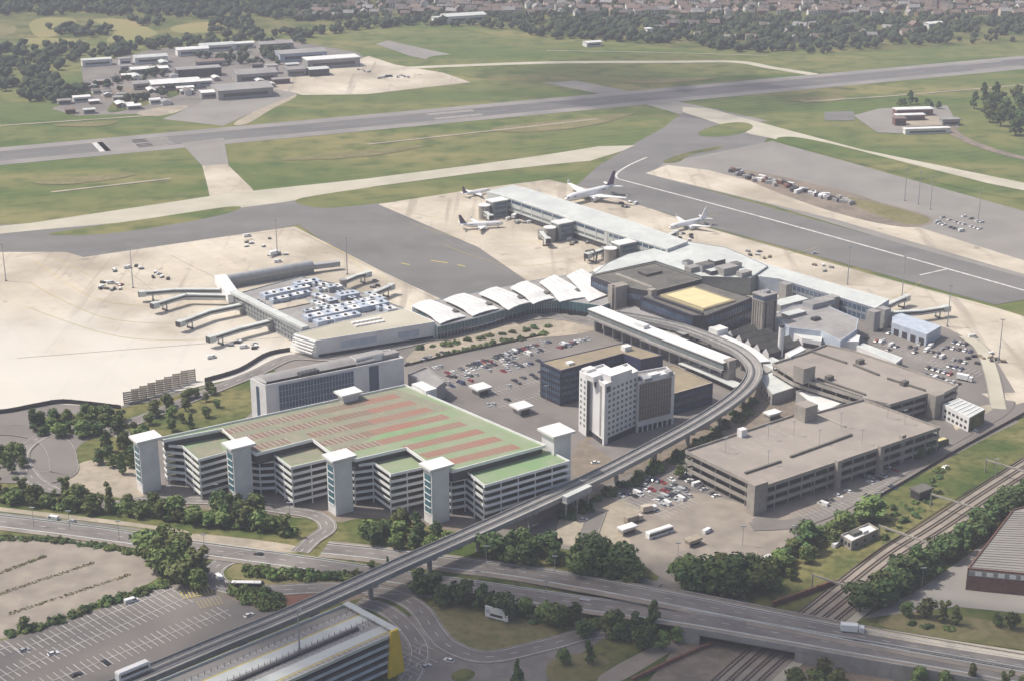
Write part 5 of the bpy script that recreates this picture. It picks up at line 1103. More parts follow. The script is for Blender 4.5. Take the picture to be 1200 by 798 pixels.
# far woodland: thousands of crowns nobody could count
ico = bmesh.new(); bmesh.ops.create_icosphere(ico, subdivisions=1, radius=1); IV = np.array([v.co[:] for v in ico.verts]); IF = np.array([[v.index for v in f.verts] for f in ico.faces]); ico.free()
def woodland(name, label, specs, seed):
    r = np.random.default_rng(seed); V = []; F = []; k = 0
    for px, dens, h0, h1 in specs:
        P = GL(px); xs = [p[0] for p in P]; ys = [p[1] for p in P]; A = abs(area2(P)) / 2; n = int(A * dens); c = 0
        while c < n:
            x, y = r.uniform(min(xs), max(xs)), r.uniform(min(ys), max(ys))
            if not inpoly(P, x, y): c += .2; continue
            c += 1; h = r.uniform(h0, h1); w = h * r.uniform(.34, .55)
            for q in range(4 if h > 6 else 3):
                f = 1.0 if q == 0 else r.uniform(.45, .7); ww, hh = w * f, h * (.42 if q == 0 else r.uniform(.24, .34)); o = np.array([0, 0, h * .46]) if q == 0 else np.array([*(r.uniform(-.75, .75, 2) * w), h * r.uniform(.35, .72)])
                J = IV * (1 + r.normal(0, .16, (len(IV), 1))) * np.array([ww, ww * r.uniform(.8, 1.2), hh]) + np.array([x, y, 0]) + o
                J[:, 2] = np.maximum(J[:, 2], 0); V.append(J); F.append(IF + k); k += len(IV)
    V = np.concatenate(V); F = np.concatenate(F); me = bpy.data.meshes.new(name); me.vertices.add(len(V)); me.vertices.foreach_set('co', V.ravel())
    me.loops.add(F.size); me.loops.foreach_set('vertex_index', F.ravel().astype(np.int32)); me.polygons.add(len(F)); me.polygons.foreach_set('loop_start', np.arange(0, F.size, 3, dtype=np.int32)); me.polygons.foreach_set('loop_total', np.full(len(F), 3, np.int32))
    me.materials.append(M['leaf_far']); me.update(calc_edges=True); me.validate()
    o = link(name, me); return tag(o, label, 'woodland', None, 'stuff')
woodland('woodland', 'dark far woodland stretching along the top left beyond the fields', [
    ([(-160, 22), (100, 18), (300, 24), (430, 26), (430, -14), (-160, -16)], .0068, 7, 12),
    ([(-160, 64), (20, 54), (120, 54), (200, 50), (330, 40), (430, 30), (440, 34), (350, 46), (200, 60), (90, 72), (60, 92), (110, 108), (60, 126), (0, 112), (-160, 108)], .009, 7, 12),
    ([(55, 34), (110, 31), (138, 36), (118, 46), (60, 42)], .008, 6, 10), ([(150, 24), (200, 24), (190, 34), (160, 30)], .008, 6, 10), ([(235, 26), (300, 24), (300, 40), (250, 42)], .006, 6, 10)], 5)
woodland('woodland', 'dark belt of far trees behind the airfield along the top right', [
    ([(430, 34), (440, 26), (600, 20), (800, 22), (1000, 24), (1110, 28), (1110, 52), (1040, 56), (960, 64), (860, 62), (810, 54), (650, 46), (560, 32)], .0075, 7, 12),
    ([(430, 28), (430, -14), (1400, -16), (1400, 30), (1110, 30), (800, 22), (600, 20)], .0032, 6, 10),
    ([(1110, 30), (1180, 24), (1300, 20), (1300, 44), (1180, 42), (1110, 40)], .006, 7, 11), ([(1100, 52), (1140, 44), (1200, 50), (1150, 52)], .004, 6, 9)], 6)
woodland('woodland', 'far trees scattered among the hangars and yards at the left', [
    ([(135, 124), (205, 103), (216, 106), (150, 126)], .012, 6, 9), ([(225, 66), (340, 56), (345, 76), (280, 78), (235, 74)], .007, 6, 10), ([(60, 120), (110, 100), (180, 80), (200, 88), (120, 115)], .005, 5, 9),
    ([(300, 52), (350, 44), (360, 52)], .01, 6, 9)], 8)
# ------------------------------------------------------------------ FAR BUILDINGS
def far_building(name, label, cat, px, L, Wd, h, head, wall, roof, gable=0, group=None):
    x, y = G(*px, h); t = thing(name, label, cat, (x, y, 0), group); rz = math.pi / 2 - R(head)
    b = MB(); b.box((x, y, 0), (L, Wd, h), rz, wall); b.build('wall', t)
    b = MB(); d = Vector((math.cos(rz), math.sin(rz), 0)); n = Vector((-d.y, d.x, 0)); c = Vector((x, y, h + .01)); g = Vector((0, 0, gable or .5))
    e = [c - d * (L / 2 + .6), c + d * (L / 2 + .6)]; k = n * (Wd / 2 + .6)
    if gable:
        b.face([e[0] - k, e[1] - k, e[1] + g, e[0] + g], roof); b.face([e[0] + g, e[1] + g, e[1] + k, e[0] + k], roof); b.face([e[0] - k, e[0] + g, e[0] + k], wall); b.face([e[1] - k, e[1] + k, e[1] + g], wall)
    else: b.box((x, y, h), (L + 1, Wd + 1, .8), rz, roof)
    b.build('roof', t)
    b = MB(); q = c - n * (Wd / 2 + .06); q.z = h * .45; b.box((q.x, q.y, h * .3), (L * .8, .12, h * .35), rz, 'window_dark'); b.build('window_band', t)
    return t
FB = [((113, 70), 36, 12, 6, 'pale grey office row at the left end of the far yard', 'white_wall', 'pale_roof', 0), ((146, 69), 14, 10, 6, 'small pale block right of the grey office row', 'white_wall', 'grey_roof', 0), ((176, 66), 40, 14, 7, 'long pale workshop at the back of the far yard', 'white_wall', 'pale_roof', 2),
      ((163, 80), 22, 16, 5, 'white roofed shed on the left of a matching pair', 'grey_concrete', 'white_roof', 1.5), ((186, 79), 20, 16, 5, 'white roofed shed on the right of a matching pair', 'grey_concrete', 'white_roof', 1.5), ((232, 80), 52, 16, 8, 'long dark walled store with grey roof in the far yard', 'dark_clad', 'grey_roof', 0),
      ((204, 95), 56, 26, 7, 'wide bright roofed warehouse in the middle of the far yard', 'grey_concrete', 'white_roof', 2), ((172, 96), 34, 18, 6, 'low grey shed left of the bright roofed warehouse', 'grey_concrete', 'grey_roof', 1.5), ((238, 94), 18, 12, 5, 'little pale roofed shed right of the bright warehouse', 'white_wall', 'white_roof', 1), ((247, 107), 24, 14, 6, 'white roofed garage nearest the runway in the far yard', 'grey_concrete', 'white_roof', 1),
      ((283, 101), 62, 36, 9, 'big grey roofed hangar beside the far apron', 'grey_concrete', 'grey_roof', 3), ((298, 84), 48, 26, 9, 'grey hangar behind the big hangar on the far apron', 'grey_concrete', 'grey_roof', 3), ((225, 57), 40, 14, 7, 'long light roofed shed at the back left of the hangars', 'white_wall', 'white_roof', 2), ((254, 52), 44, 14, 7, 'long light roofed shed at the back of the hangars', 'white_wall', 'pale_roof', 2),
      ((245, 71), 36, 13, 6, 'pink roofed low building between the sheds', 'grey_concrete', 'roof_tile_red', 1.5), ((285, 50), 26, 13, 6, 'pale shed behind the hangar yard trees', 'white_wall', 'white_roof', 1), ((322, 50), 44, 20, 8, 'grey roofed workshop at the top of the hangar yard', 'grey_concrete', 'grey_roof', 2), ((352, 60), 60, 26, 9, 'wide blue grey roofed hangar behind the white one', 'steel_blue', 'grey_roof', 2),
      ((388, 68), 66, 22, 9, 'broad white roofed hangar at the far apron edge', 'grey_concrete', 'white_roof', 0), ((372, 80), 24, 16, 7, 'dark doored shed below the white roofed hangar', 'dark_clad', 'pale_roof', 1), ((345, 80), 22, 18, 7, 'grey shed with dark doors on the far apron', 'grey_concrete', 'grey_roof', 2), ((318, 77), 14, 10, 8, 'small square store between the two grey hangars', 'white_wall', 'grey_roof', 0),
      ((95, 113), 18, 10, 5, 'little white roofed hut at the near left of the far yard', 'white_wall', 'white_roof', 1), ((75, 117), 14, 9, 4, 'low grey hut left of the white roofed hut', 'grey_concrete', 'grey_roof', 1), ((82, 128), 10, 7, 4, 'tiny rusty shed by the runway corner', 'brick_red', 'roof_tile_red', 1), ((104, 128), 12, 7, 4, 'tiny grey shed by the runway corner', 'grey_concrete', 'pale_roof', 1),
      ((543, 17), 60, 26, 9, 'long pale warehouse among the trees beyond the airfield', 'white_wall', 'pale_roof', 2), ((518, 20), 26, 16, 7, 'smaller pale warehouse left of the long one beyond the airfield', 'white_wall', 'pale_roof', 1), ((694, 49), 22, 12, 5, 'white building on the far airfield edge', 'white_wall', 'white_roof', 1), ((760, 34), 8, 8, 12, 'white tower block among the far trees', 'white_wall', 'white_roof', 0), ((1094, 27), 24, 12, 7, 'bright pale building in the far right suburb', 'white_wall', 'white_roof', 1.5)]
rs_ = random.Random(8)
SH = [((92 + rs_.uniform(0, 250), 62 + rs_.uniform(0, 62))) for _ in range(200)]
SH = [p for p in SH if abs(p[1] - (122 - (p[0] - 70) * .18)) < 34 and all(abs(p[0] - f[0][0]) > f[1] * .5 + 3 or abs(p[1] - f[0][1]) > 5 for f in FB)][:34]
for i, p in enumerate(SH): far_building('far_shed', rs_.choice(('tiny pale lean to', 'tiny brown roofed hut', 'tiny grey store')) + ' among the larger sheds of the far yard', 'building', p, rs_.uniform(8, 18), rs_.uniform(6, 9), rs_.uniform(3, 5), 68 + 90 * (i % 2), rs_.choice(('white_wall', 'brick_red', 'grey_concrete')), rs_.choice(('roof_tile_brown', 'grey_roof', 'white_roof', 'pale_roof')), 1.2, 'little sheds of the far yard')
for px, L, w, h, lb, wl, rf, g in FB: far_building('far_shed', lb, 'building', px, L * .85, w * .95, h, 68, wl, rf, g)
FS = [((1070, 128), 34, 10, 6, 'long white roofed fire station garage', 'brick_red', 'white_roof'), ((1066, 135), 26, 7, 5, 'white fronted fire station block below the garage', 'brick_red', 'white_roof'), ((1086, 151), 40, 6, 4, 'long pale fire station building nearest the taxiway', 'white_wall', 'white_roof'), ((1113, 140), 16, 8, 5, 'grey fire station store at the right', 'grey_concrete', 'grey_roof'), ((1054, 139), 10, 7, 6, 'small red brick fire station tower', 'brick_red', 'roof_tile_red')]
for px, L, w, h, lb, wl, rf in FS: far_building('fire_station', lb, 'building', px, L, w, h, 82, wl, rf, 0)
b = MB(); b.sheet(GL([(1062, 140), (1098, 136), (1108, 148), (1062, 150)]), ZL[0] + .02, 'sandy'); struct('fire_yard', b)
# houses of the far suburb
HM = []
for wl, rf in (('render_cream', 'roof_tile_red'), ('brick_red', 'roof_tile_brown'), ('white_wall', 'roof_tile_brown'), ('render_cream', 'grey_roof'), ('brick_red', 'roof_tile_red'), ('white_wall', 'roof_tile_red')):
    b = MB(); b.box((0, 0, 0), (13, 8, 5.4), 0, wl)
    b.face([(-6.8, -4.5, 5.2), (6.8, -4.5, 5.2), (6.8, 0, 8.6), (-6.8, 0, 8.6)], rf); b.face([(-6.8, 0, 8.6), (6.8, 0, 8.6), (6.8, 4.5, 5.2), (-6.8, 4.5, 5.2)], rf)
    for s in (-1, 1): b.face([(s * 6.5, -4, 5.4), (s * 6.5, 4, 5.4), (s * 6.5, 0, 8.5)], wl)
    for z in (1, 3.4):
        for x in (-4, -1, 2, 4.8): b.box((x, -4.02, z), (1.4, .1, 1.3), 0, 'window_dark')
    b.box((3, 0, 8), (.9, .9, 1.8), 0, 'brick_red'); HM.append((b.mesh('house'), wl, rf))
HN = {'render_cream': 'cream', 'brick_red': 'brick', 'white_wall': 'white'}; RN = {'roof_tile_red': 'red', 'roof_tile_brown': 'brown', 'grey_roof': 'grey'}
SUB = [([(420, 22), (600, 18), (800, 20), (1000, 22), (1200, 22), (1200, 1), (420, 1)], 250), ([(690, 24), (1090, 30), (1080, 46), (900, 56), (760, 44)], 26), ([(330, 14), (420, 8), (420, 22), (350, 24)], 14)]
rh = random.Random(3); pts = []
for px, n in SUB:
    P = GL(px); xs = [p[0] for p in P]; ys = [p[1] for p in P]; k = 0; tr = 0
    while k < n and tr < 20000:
        tr += 1; x = rh.uniform(min(xs), max(xs)); y = rh.uniform(min(ys), max(ys))
        y = round(y / 34) * 34 + rh.gauss(0, 3) + .25 * x % 17
        if inpoly(P, x, y) and all((x - a) ** 2 + (y - c) ** 2 > 190 for a, c in pts): pts.append((x, y)); k += 1
for x, y in pts:
    me, wl, rf = rh.choice(HM); o = link('house', me); o.location = (x, y, 0); o.rotation_euler = (0, 0, R(rh.choice((8, 12, 98, 5, -20)))); s = rh.uniform(.85, 1.25); o.scale = (s, s, s)
    tag(o, f'small {HN[wl]} house with {RN[rf]} roof in the suburb along the top edge', 'house', 'houses in the far suburb')
# ------------------------------------------------------------------ AIRCRAFT
def airliner(label, nose, tail, span_k=1.0, fin='tail_purple', body='plane_white', stripe=None):
    p, q = Vector((*G(*nose, 3.5), 0)), Vector((*G(*tail, 3.5), 0)); L = (p - q).length; d = (p - q).normalized(); k = L / 34.0
    c = (p + q) / 2; t = thing('airliner', label, 'aircraft', c, 'airliners parked at the pier', math.atan2(d.y, d.x))
    def put(mb, name, par=None, smooth=False): o = link(name, mb.mesh(name, (0, 0, 0), smooth), par or t); return o
    sec = [(17, .15, 2.9), (16.3, .8, 3.0), (15, 1.4, 3.2), (13, 1.85, 3.4), (10, 1.98, 3.5), (-6, 1.98, 3.5), (-10, 1.7, 3.75), (-14, 1.0, 4.2), (-17, .3, 4.7)]
    b = MB(); b.tube([(x * k, 0, z * k) for x, r, z in sec], [r * k for x, r, z in sec], body, 16); f = put(b, 'fuselage', None, True)
    b = MB()
    for s in (-1, 1):
        b.face([(13 * k, s * 1.87 * k, 3.75 * k), (-9 * k, s * 1.88 * k, 3.9 * k), (-9 * k, s * 1.85 * k, 4.25 * k), (13 * k, s * 1.8 * k, 4.1 * k)][::s], 'window_dark')
    put(b, 'cabin_windows', f)
    b = MB(); b.box((15.4 * k, 0, 3.75 * k), (1.0 * k, 2.0 * k, .5 * k), 0, 'window_dark'); put(b, 'cockpit_glass', f)
    def slab(P, z0, z1, th, m):
        b = MB(); n = len(P); T = [Vector((x * k, y * k, z * k)) for x, y, z in P]; u = Vector((0, 0, th * k))
        b.face([v + u for v in T], m); b.face([v - u for v in T[::-1]], m)
        for i in range(n): b.face([T[i] - u, T[(i + 1) % n] - u, T[(i + 1) % n] + u, T[i] + u], m)
        return b
    for s in (-1, 1):
        W_ = 16 * span_k; b = slab([(4, s * 1.5, 2.6), (-3.2, s * 1.5, 2.6), (-3.6, s * 6, 2.9), (-5.6, s * W_, 3.8), (-4.2, s * W_, 3.8)], 0, 0, .18, body)
        b.box((-4.9 * k, s * W_ * k, 3.8 * k), (1.4 * k, .15 * k, 1.7 * k), 0, body); w = put(b, 'wing')
        e = MB(); e.tube([(3.6 * k, s * 5.2 * k, 1.7 * k), (2.9 * k, s * 5.2 * k, 1.7 * k), (-.2 * k, s * 5.2 * k, 1.75 * k), (-1.4 * k, s * 5.2 * k, 1.8 * k)], [.9 * k, 1.08 * k, .9 * k, .5 * k], body, 12); e.tube([(3.62 * k, s * 5.2 * k, 1.7 * k), (3.3 * k, s * 5.2 * k, 1.7 * k)], .75 * k, 'dark_metal', 12); put(e, 'engine', None, True)
        h = slab([(-13, s * .6, 4.6), (-15.6, s * .6, 4.6), (-16.8, s * 6.2, 5.0), (-15.5, s * 6.2, 5.0)], 0, 0, .12, body); put(h, 'tailplane')
        g = MB(); g.tube([(-1 * k, s * 2.6 * k, 2.5 * k), (-1 * k, s * 2.6 * k, .5 * k)], .16 * k, 'steel', 6); g.tube([(-1 * k, s * (2.6 - .5) * k, .55 * k), (-1 * k, s * (2.6 + .5) * k, .55 * k)], .55 * k, 'rubber', 10); put(g, 'main_gear')
    b = MB(); P = [(-9.5, 5.2), (-12, 6.0), (-15.6, 11.6), (-17.4, 11.6), (-16.2, 4.9)]
    A = [Vector((x * k, .16 * k, z * k)) for x, z in P]; B = [Vector((x * k, -.16 * k, z * k)) for x, z in P]
    b.face(A, fin); b.face(B[::-1], fin); [b.face([A[i], B[i], B[(i + 1) % 5], A[(i + 1) % 5]], fin) for i in range(5)]; put(b, 'tail_fin')
    g = MB(); g.tube([(13 * k, 0, 2 * k), (13 * k, 0, .4 * k)], .14 * k, 'steel', 6); g.tube([(13 * k, -.35 * k, .4 * k), (13 * k, .35 * k, .4 * k)], .4 * k, 'rubber', 10); put(g, 'nose_gear')
    return L
print([round(x) for x in (airliner('large white airliner with dark tail on the far side of the pier', (662, 236), (720, 222), 1.25),
airliner('white airliner with dark tail parked on the near side of the pier', (590, 261), (538, 264)),
airliner('white airliner with pale tail nosed up to the junction of the piers', (784, 267), (828, 257), 1.0, 'plane_white'),
airliner('white airliner mostly hidden behind the far end of the pier', (574, 221), (542, 227), 1.0, 'tail_purple'))])
# ------------------------------------------------------------------ AIR BRIDGES
def air_bridge(label, pts, z=5.2, loop=False, pale='pale_roof'):
    P = [Vector((*G(*p, z), z)) for p in pts]; t = thing('air_bridge', label, 'air bridge', (P[0].x, P[0].y, 0), 'air bridges at the gates')
    for i in range(len(P) - 1):
        b = MB(); w = 3.0 - .35 * i; b.beam(P[i] - Vector((0, 0, 1.4)), P[i + 1] - Vector((0, 0, 1.4)), w, 2.7, pale); tn = b.build('tunnel', t)
        b = MB(); d = (P[i + 1] - P[i]).normalized(); n = Vector((-d.y, d.x, 0))
        for s in (-1, 1): b.beam(P[i] + n * s * (w / 2 + .05) - Vector((0, 0, .3)), P[i + 1] + n * s * (w / 2 + .05) - Vector((0, 0, .3)), .1, .9, 'window_dark')
        b.build('side_windows', tn)
    b = MB(); b.tube([(P[0].x, P[0].y, 0), (P[0].x, P[0].y, 7)], 2.2, 'grey_concrete', 12); b.build('rotunda', t)
    e = P[-1]; d = (P[-1] - P[-2]).normalized(); a = math.atan2(d.y, d.x)
    b = MB(); b.box((e.x + d.x * 1.5, e.y + d.y * 1.5, z - 1.7), (4.2, 3.8, 3.3), a, 'pale_roof'); cb = b.build('cab', t)
    b = MB(); b.box((e.x + d.x * 3.7, e.y + d.y * 3.7, z - 1.6), (.5, 3.2, 3.0), a, 'dark_clad'); b.build('docking_hood', cb)
    m = P[-2].lerp(P[-1], .75); b = MB(); n = Vector((-d.y, d.x, 0))
    for s in (-1, 1): q = m + n * s * 1.9; b.box((q.x, q.y, 0), (.6, .5, z - .2), a, 'steel')
    b.box((m.x, m.y, .5), (1.0, 4.6, .6), a, 'dark_metal')
    for s in (-1, 1): q = m + n * s * 1.7; b.tube([q + n * -.25 + Vector((0, 0, .5 - q.z)), q + n * .25 + Vector((0, 0, .5 - q.z))], .55, 'rubber', 10)
    b.build('drive_column', t)
    if loop:
        b = MB(); q = [e + Vector((0, 0, x)) for x in (-4, 2)]; b.tube([e + n * 5 + Vector((0, 0, -4.5)), e + n * 6 + Vector((0, 0, 1)), e + n * 3 + Vector((0, 0, 4)), e - n * 3 + Vector((0, 0, 2)), e - n * 4 + Vector((0, 0, -4.5))], .6, 'dark_metal', 8); b.build('stair_frame', t)
for lb, pts, lp in (('uppermost air bridge at the left terminal, level with the gallery', [(262, 341), (205, 341), (170, 344)], 0), ('second air bridge at the left terminal, just below the uppermost', [(272, 348), (218, 347), (184, 357)], 0), ('third air bridge at the left terminal, with a bent tunnel', [(285, 358), (246, 366), (214, 378)], 0), ('lowest air bridge at the left terminal, nearest the louvred corner', [(318, 377), (282, 386), (250, 396)], 0),
                    ('upper air bridge on the right of the rooftop plant', [(402, 331), (416, 325), (428, 322)], 0), ('lower air bridge on the right of the rooftop plant', [(424, 350), (440, 344), (456, 337)], 0), ('first air bridge by the end blocks of the lower pier', [(1034, 362), (1048, 355), (1060, 350)], 0), ('long dark air bridge past the end of the lower pier', [(1042, 368), (1080, 366), (1106, 362)], 0),
                    ('air bridge with hooped stair frame beside the innermost gate node', [(708, 293), (700, 296), (691, 299)], 1), ('short air bridge below the middle gate node', [(634, 272), (637, 277), (641, 281)], 0), ('short air bridge below the outermost gate node', [(566, 246), (570, 251), (574, 254)], 0), ('air bridge reaching the pale tailed airliner', [(770, 284), (784, 277), (790, 274)], 0)):
    air_bridge(lb, pts, 5.2, lp)
# ------------------------------------------------------------------ ROAD VEHICLES
PAINT = {'white': (.75, .75, .74), 'silver': (.42, .43, .44), 'black': (.02, .02, .022), 'dark blue': (.03, .045, .11), 'red': (.3, .03, .03), 'dark grey': (.09, .09, .1), 'green': (.03, .09, .06)}
for k, c in PAINT.items(): dm('paint_' + k, c, rough=.3, spec=.5, scale=.5)
def car_mesh(paint, van=False):
    m = 'paint_' + paint; b = MB(); W2 = .88
    pr = [(-2.1, .35), (-2.15, .75), (-1.95, .95), (-1.2, 1.0), (.75, .98), (1.9, .8), (2.1, .6), (2.1, .35)] if not van else [(-2.6, .4), (-2.65, 1.2), (-2.6, 2.1), (1.3, 2.15), (2.1, 1.25), (2.6, 1.1), (2.65, .4)]
    for s in (-1, 1): b.face([(x, s * W2, z) for x, z in (pr if s < 0 else pr[::-1])][::-1] if False else [(x, s * W2, z) for x, z in (pr[::-1] if s < 0 else pr)][::-1], m)
    for i in range(len(pr)):
        (x0, z0), (x1, z1) = pr[i], pr[(i + 1) % len(pr)]; b.face([(x0, -W2, z0), (x0, W2, z0), (x1, W2, z1), (x1, -W2, z1)], m)
    if not van:
        b.face([(-1.35, -.62, 1.42), (.15, -.62, 1.42), (.15, .62, 1.42), (-1.35, .62, 1.42)], m)
    for x in (-1.3, 1.35):
        for s in (-1, 1): b.tube([(x, s * .75, .32), (x, s * .92, .32)], .32, 'rubber', 8)
    body = b.mesh('car_body')
    g = MB()
    if not van:
        lo = [(-1.85, -.8, .97), (.85, -.8, .98), (.85, .8, .98), (-1.85, .8, .97)]; up = [(-1.35, -.62, 1.4), (.15, -.62, 1.4), (.15, .62, 1.4), (-1.35, .62, 1.4)]
        for i in range(4): g.face([lo[i], lo[(i + 1) % 4], up[(i + 1) % 4], up[i]], 'window_dark')
    else:
        g.face([(1.35, -.75, 2.08), (1.35, .75, 2.08), (2.08, .78, 1.3), (2.08, -.78, 1.3)][::-1], 'window_dark')
        for s in (-1, 1): g.face([(.3, s * .9, 1.9), (1.3, s * .9, 1.9), (1.85, s * .9, 1.3), (.3, s * .9, 1.3)], 'window_dark')
    return body, g.mesh('windows')
CARS = {k: car_mesh(k) for k in PAINT}; VANS = {k: car_mesh(k, True) for k in ('white', 'silver', 'dark blue')}
rc = random.Random(17); NCAR = [0]
def car(x, y, ang, lot, group, colour=None, van=None, z=0.0, label=None):
    van = rc.random() < .1 if van is None else van
    colour = colour or rc.choices(list(PAINT), [15, 27, 21, 14, 5, 20, 2])[0]
    if van and colour not in VANS: colour = 'white'
    bm, wm = (VANS if van else CARS)[colour]; kind = 'van' if van else 'car'
    o = link('parked_van' if van else 'parked_car', bm); o.location = (x, y, z); o.rotation_euler = (0, 0, ang); tag(o, label or f'{colour} {kind} {lot}', kind, group); link('windows', wm, o); NCAR[0] += 1; return o
def car_row(p0, p1, lot, group, fill=.8, pitch=2.7, off=0, z=0, cols=None, van=None):
    a, c = Vector((*G(*p0, z), z)), Vector((*G(*p1, z), z)); d = c - a; L = d.length; d.normalize(); n = Vector((-d.y, d.x, 0)); k = 0
    while k * pitch < L:
        if rc.random() < fill:
            p = a + d * (k * pitch) + n * (off + rc.gauss(0, .2)); ang = math.atan2(n.y, n.x) + (math.pi if rc.random() < .5 else 0) + rc.gauss(0, .03); car(p.x, p.y, ang, lot, group, rc.choice(cols) if cols else None, van, z)
        k += 1
LOT, GRP = 'parked in the open car park before the concourse', 'cars in the open car park'
for p, q, f in (((500, 452), (640, 410), .55), ((503, 456), (610, 424), .45), ((520, 440), (640, 402), .5), ((562, 462), (638, 442), .4), ((522, 444), (600, 420), .4), ((590, 436), (632, 424), .7), ((572, 476), (600, 468), .3), ((508, 460), (560, 444), .5), ((530, 434), (650, 400), .45), ((484, 440), (530, 426), .4), ((570, 456), (640, 436), .35), ((560, 430), (620, 408), .4), ((480, 428), (520, 415), .35)): car_row(p, q, LOT, GRP, f, 3.0)
LOT, GRP = 'parked behind the dark blue office block', 'cars behind the blue office'
car_row((660, 405), (690, 398), LOT, GRP, .8); car_row((652, 410), (676, 402), LOT, GRP, .7)
LOT, GRP = 'on the gravel lot between guideway and brown car park', 'cars on the gravel lot'
for p, q, f in (((728, 582), (758, 570), .9), ((733, 586), (764, 574), .8), ((754, 560), (782, 568), .6), ((770, 588), (808, 572), .95), ((776, 593), (812, 580), .8), ((758, 603), (770, 597), .9), ((764, 582), (800, 566), .5), ((776, 566), (796, 560), .7)): car_row(p, q, LOT, GRP, f, 2.6)
LOT, GRP = 'in the line along the brown car park left wall', 'cars along the brown car park wall'
car_row((796, 556), (842, 584), LOT, GRP, .95, 2.7)
LOT, GRP = 'in the shadow below the brown car park long front', 'cars below the brown car park front'
for p, q, f in (((1010, 560), (1054, 540), .6), ((1016, 568), (1050, 552), .45), ((964, 592), (988, 580), .7), ((994, 577), (1030, 562), .5), ((1040, 574), (1052, 570), .7)): car_row(p, q, LOT, GRP, f, 3.0)
LOT, GRP = 'packed in the vehicle compound behind the long brown car park', 'vehicles in the compound'
for p, q, f in (((1010, 396), (1052, 408), .6), ((1014, 402), (1056, 416), .55), ((1060, 397), (1100, 404), .6), ((1066, 408), (1112, 418), .6), ((1088, 432), (1130, 444), .9), ((1094, 425), (1134, 436), .8), ((1098, 418), (1140, 428), .7), ((1110, 408), (1140, 414), .7), ((1020, 385), (1044, 392), .5), ((1118, 402), (1142, 408), .6), ((1084, 440), (1126, 452), .8), ((1064, 402), (1104, 410), .5), ((1072, 414), (1110, 424), .5)): car_row(p, q, LOT, GRP, f, 3.2)
LOT, GRP = 'in the vehicle park at the end of the dirt strip', 'vehicles by the dirt strip'
for p, q, f in (((1098, 262), (1130, 273), .8), ((1104, 256), (1150, 270), .8), ((1122, 252), (1160, 265), .6)): car_row(p, q, LOT, GRP, f, 3.4, cols=['white', 'white', 'silver', 'dark grey'], van=None)
LOT, GRP = 'standing on the apron beside the left terminal', 'apron cars by the left terminal'
for px, a in (((120, 338), 1), ((130, 333), .4), ((142, 335), 1.2), ((150, 315), .4), ((186, 322), 1), ((290, 278), .5), ((320, 302), .9), ((286, 408), .4), ((298, 404), 1), ((248, 420), .6), ((300, 385), .6), ((440, 330), .3), ((326, 308), .3)): car(*G(*px), a, LOT, GRP, van=rc.random() < .4)
LOT, GRP = 'standing on the apron around the pier gates', 'apron cars by the pier'
for px, a in (((600, 250), 1), ((612, 256), .4), ((606, 262), 1.3), ((622, 262), .4), ((640, 278), .3), ((668, 282), .8), ((680, 276), .5), ((735, 244), .5), ((745, 240), 1), ((800, 275), .8), ((798, 284), .5), ((955, 298), .3), ((890, 296), .6), ((602, 246), .2), ((628, 255), .6), ((596, 258), .9)): car(*G(*px), a, LOT, GRP, van=rc.random() < .4)
for px, a, col, van, lb, z in (((303, 651), 2.9, 'black', False, 'black car driving on the main road above the junction island', 0), ((256, 678), 2.2, 'white', True, 'white van on the tight bend of the slip road', 0), ((62, 609), 2.8, 'white', True, 'white van towing along the wide main road', 0), ((84, 612), 2.8, 'silver', False, 'silver car close behind the white van on the main road', 0),
    ((154, 706), .6, 'white', True, 'lone white van among the marked bays near the hedge', 0), ((63, 767), .6, 'white', False, 'white car alone near the middle of the empty marked bays', 0), ((124, 778), -.7, 'black', False, 'black car alone among the empty marked bays', 0), ((526, 775), 2.6, 'white', False, 'white car waiting at the bottom roundabout entry', 0), ((500, 782), .7, 'silver', False, 'silver car parked below the curved slip road', 0), ((684, 707), 2.8, 'silver', True, 'silver van on the near carriageway of the main road', 0),
    ((698, 543), .3, 'white', False, 'white car on the dirt road below the hotel', 0), ((829, 624), .8, 'white', True, 'white minibus parked on the gravel right of the coach', 0), ((900, 656), .7, 'white', True, 'white van beside the trees above the road bridge', 0), ((858, 699), .3, 'silver', False, 'silver car half hidden by trees near the road bridge', 0), ((1108, 548), .8, 'white', False, 'white car on the service road beside the railway bank', 0), ((1143, 506), .8, 'white', False, 'white car outside the small white depot', 0), ((684, 610), .3, 'white', False, 'white car at the edge of the building site', 0), ((980, 640), .9, 'white', True, 'white van beside the signal cabin', 0), ((1140, 396), .2, 'red', True, 'van on the apron corner beyond the compound', 0), ((29, 763), .6, 'silver', False, 'silver car near the left edge of the marked bays', 0), ((292, 722), .8, 'white', False, 'white car in the last bay beside the guideway', 0), ((90, 792), .7, 'black', False, 'black car at the bottom of the marked bays', 0)):
    car(*G(*px, z), a, '', None, col, van, z, lb)
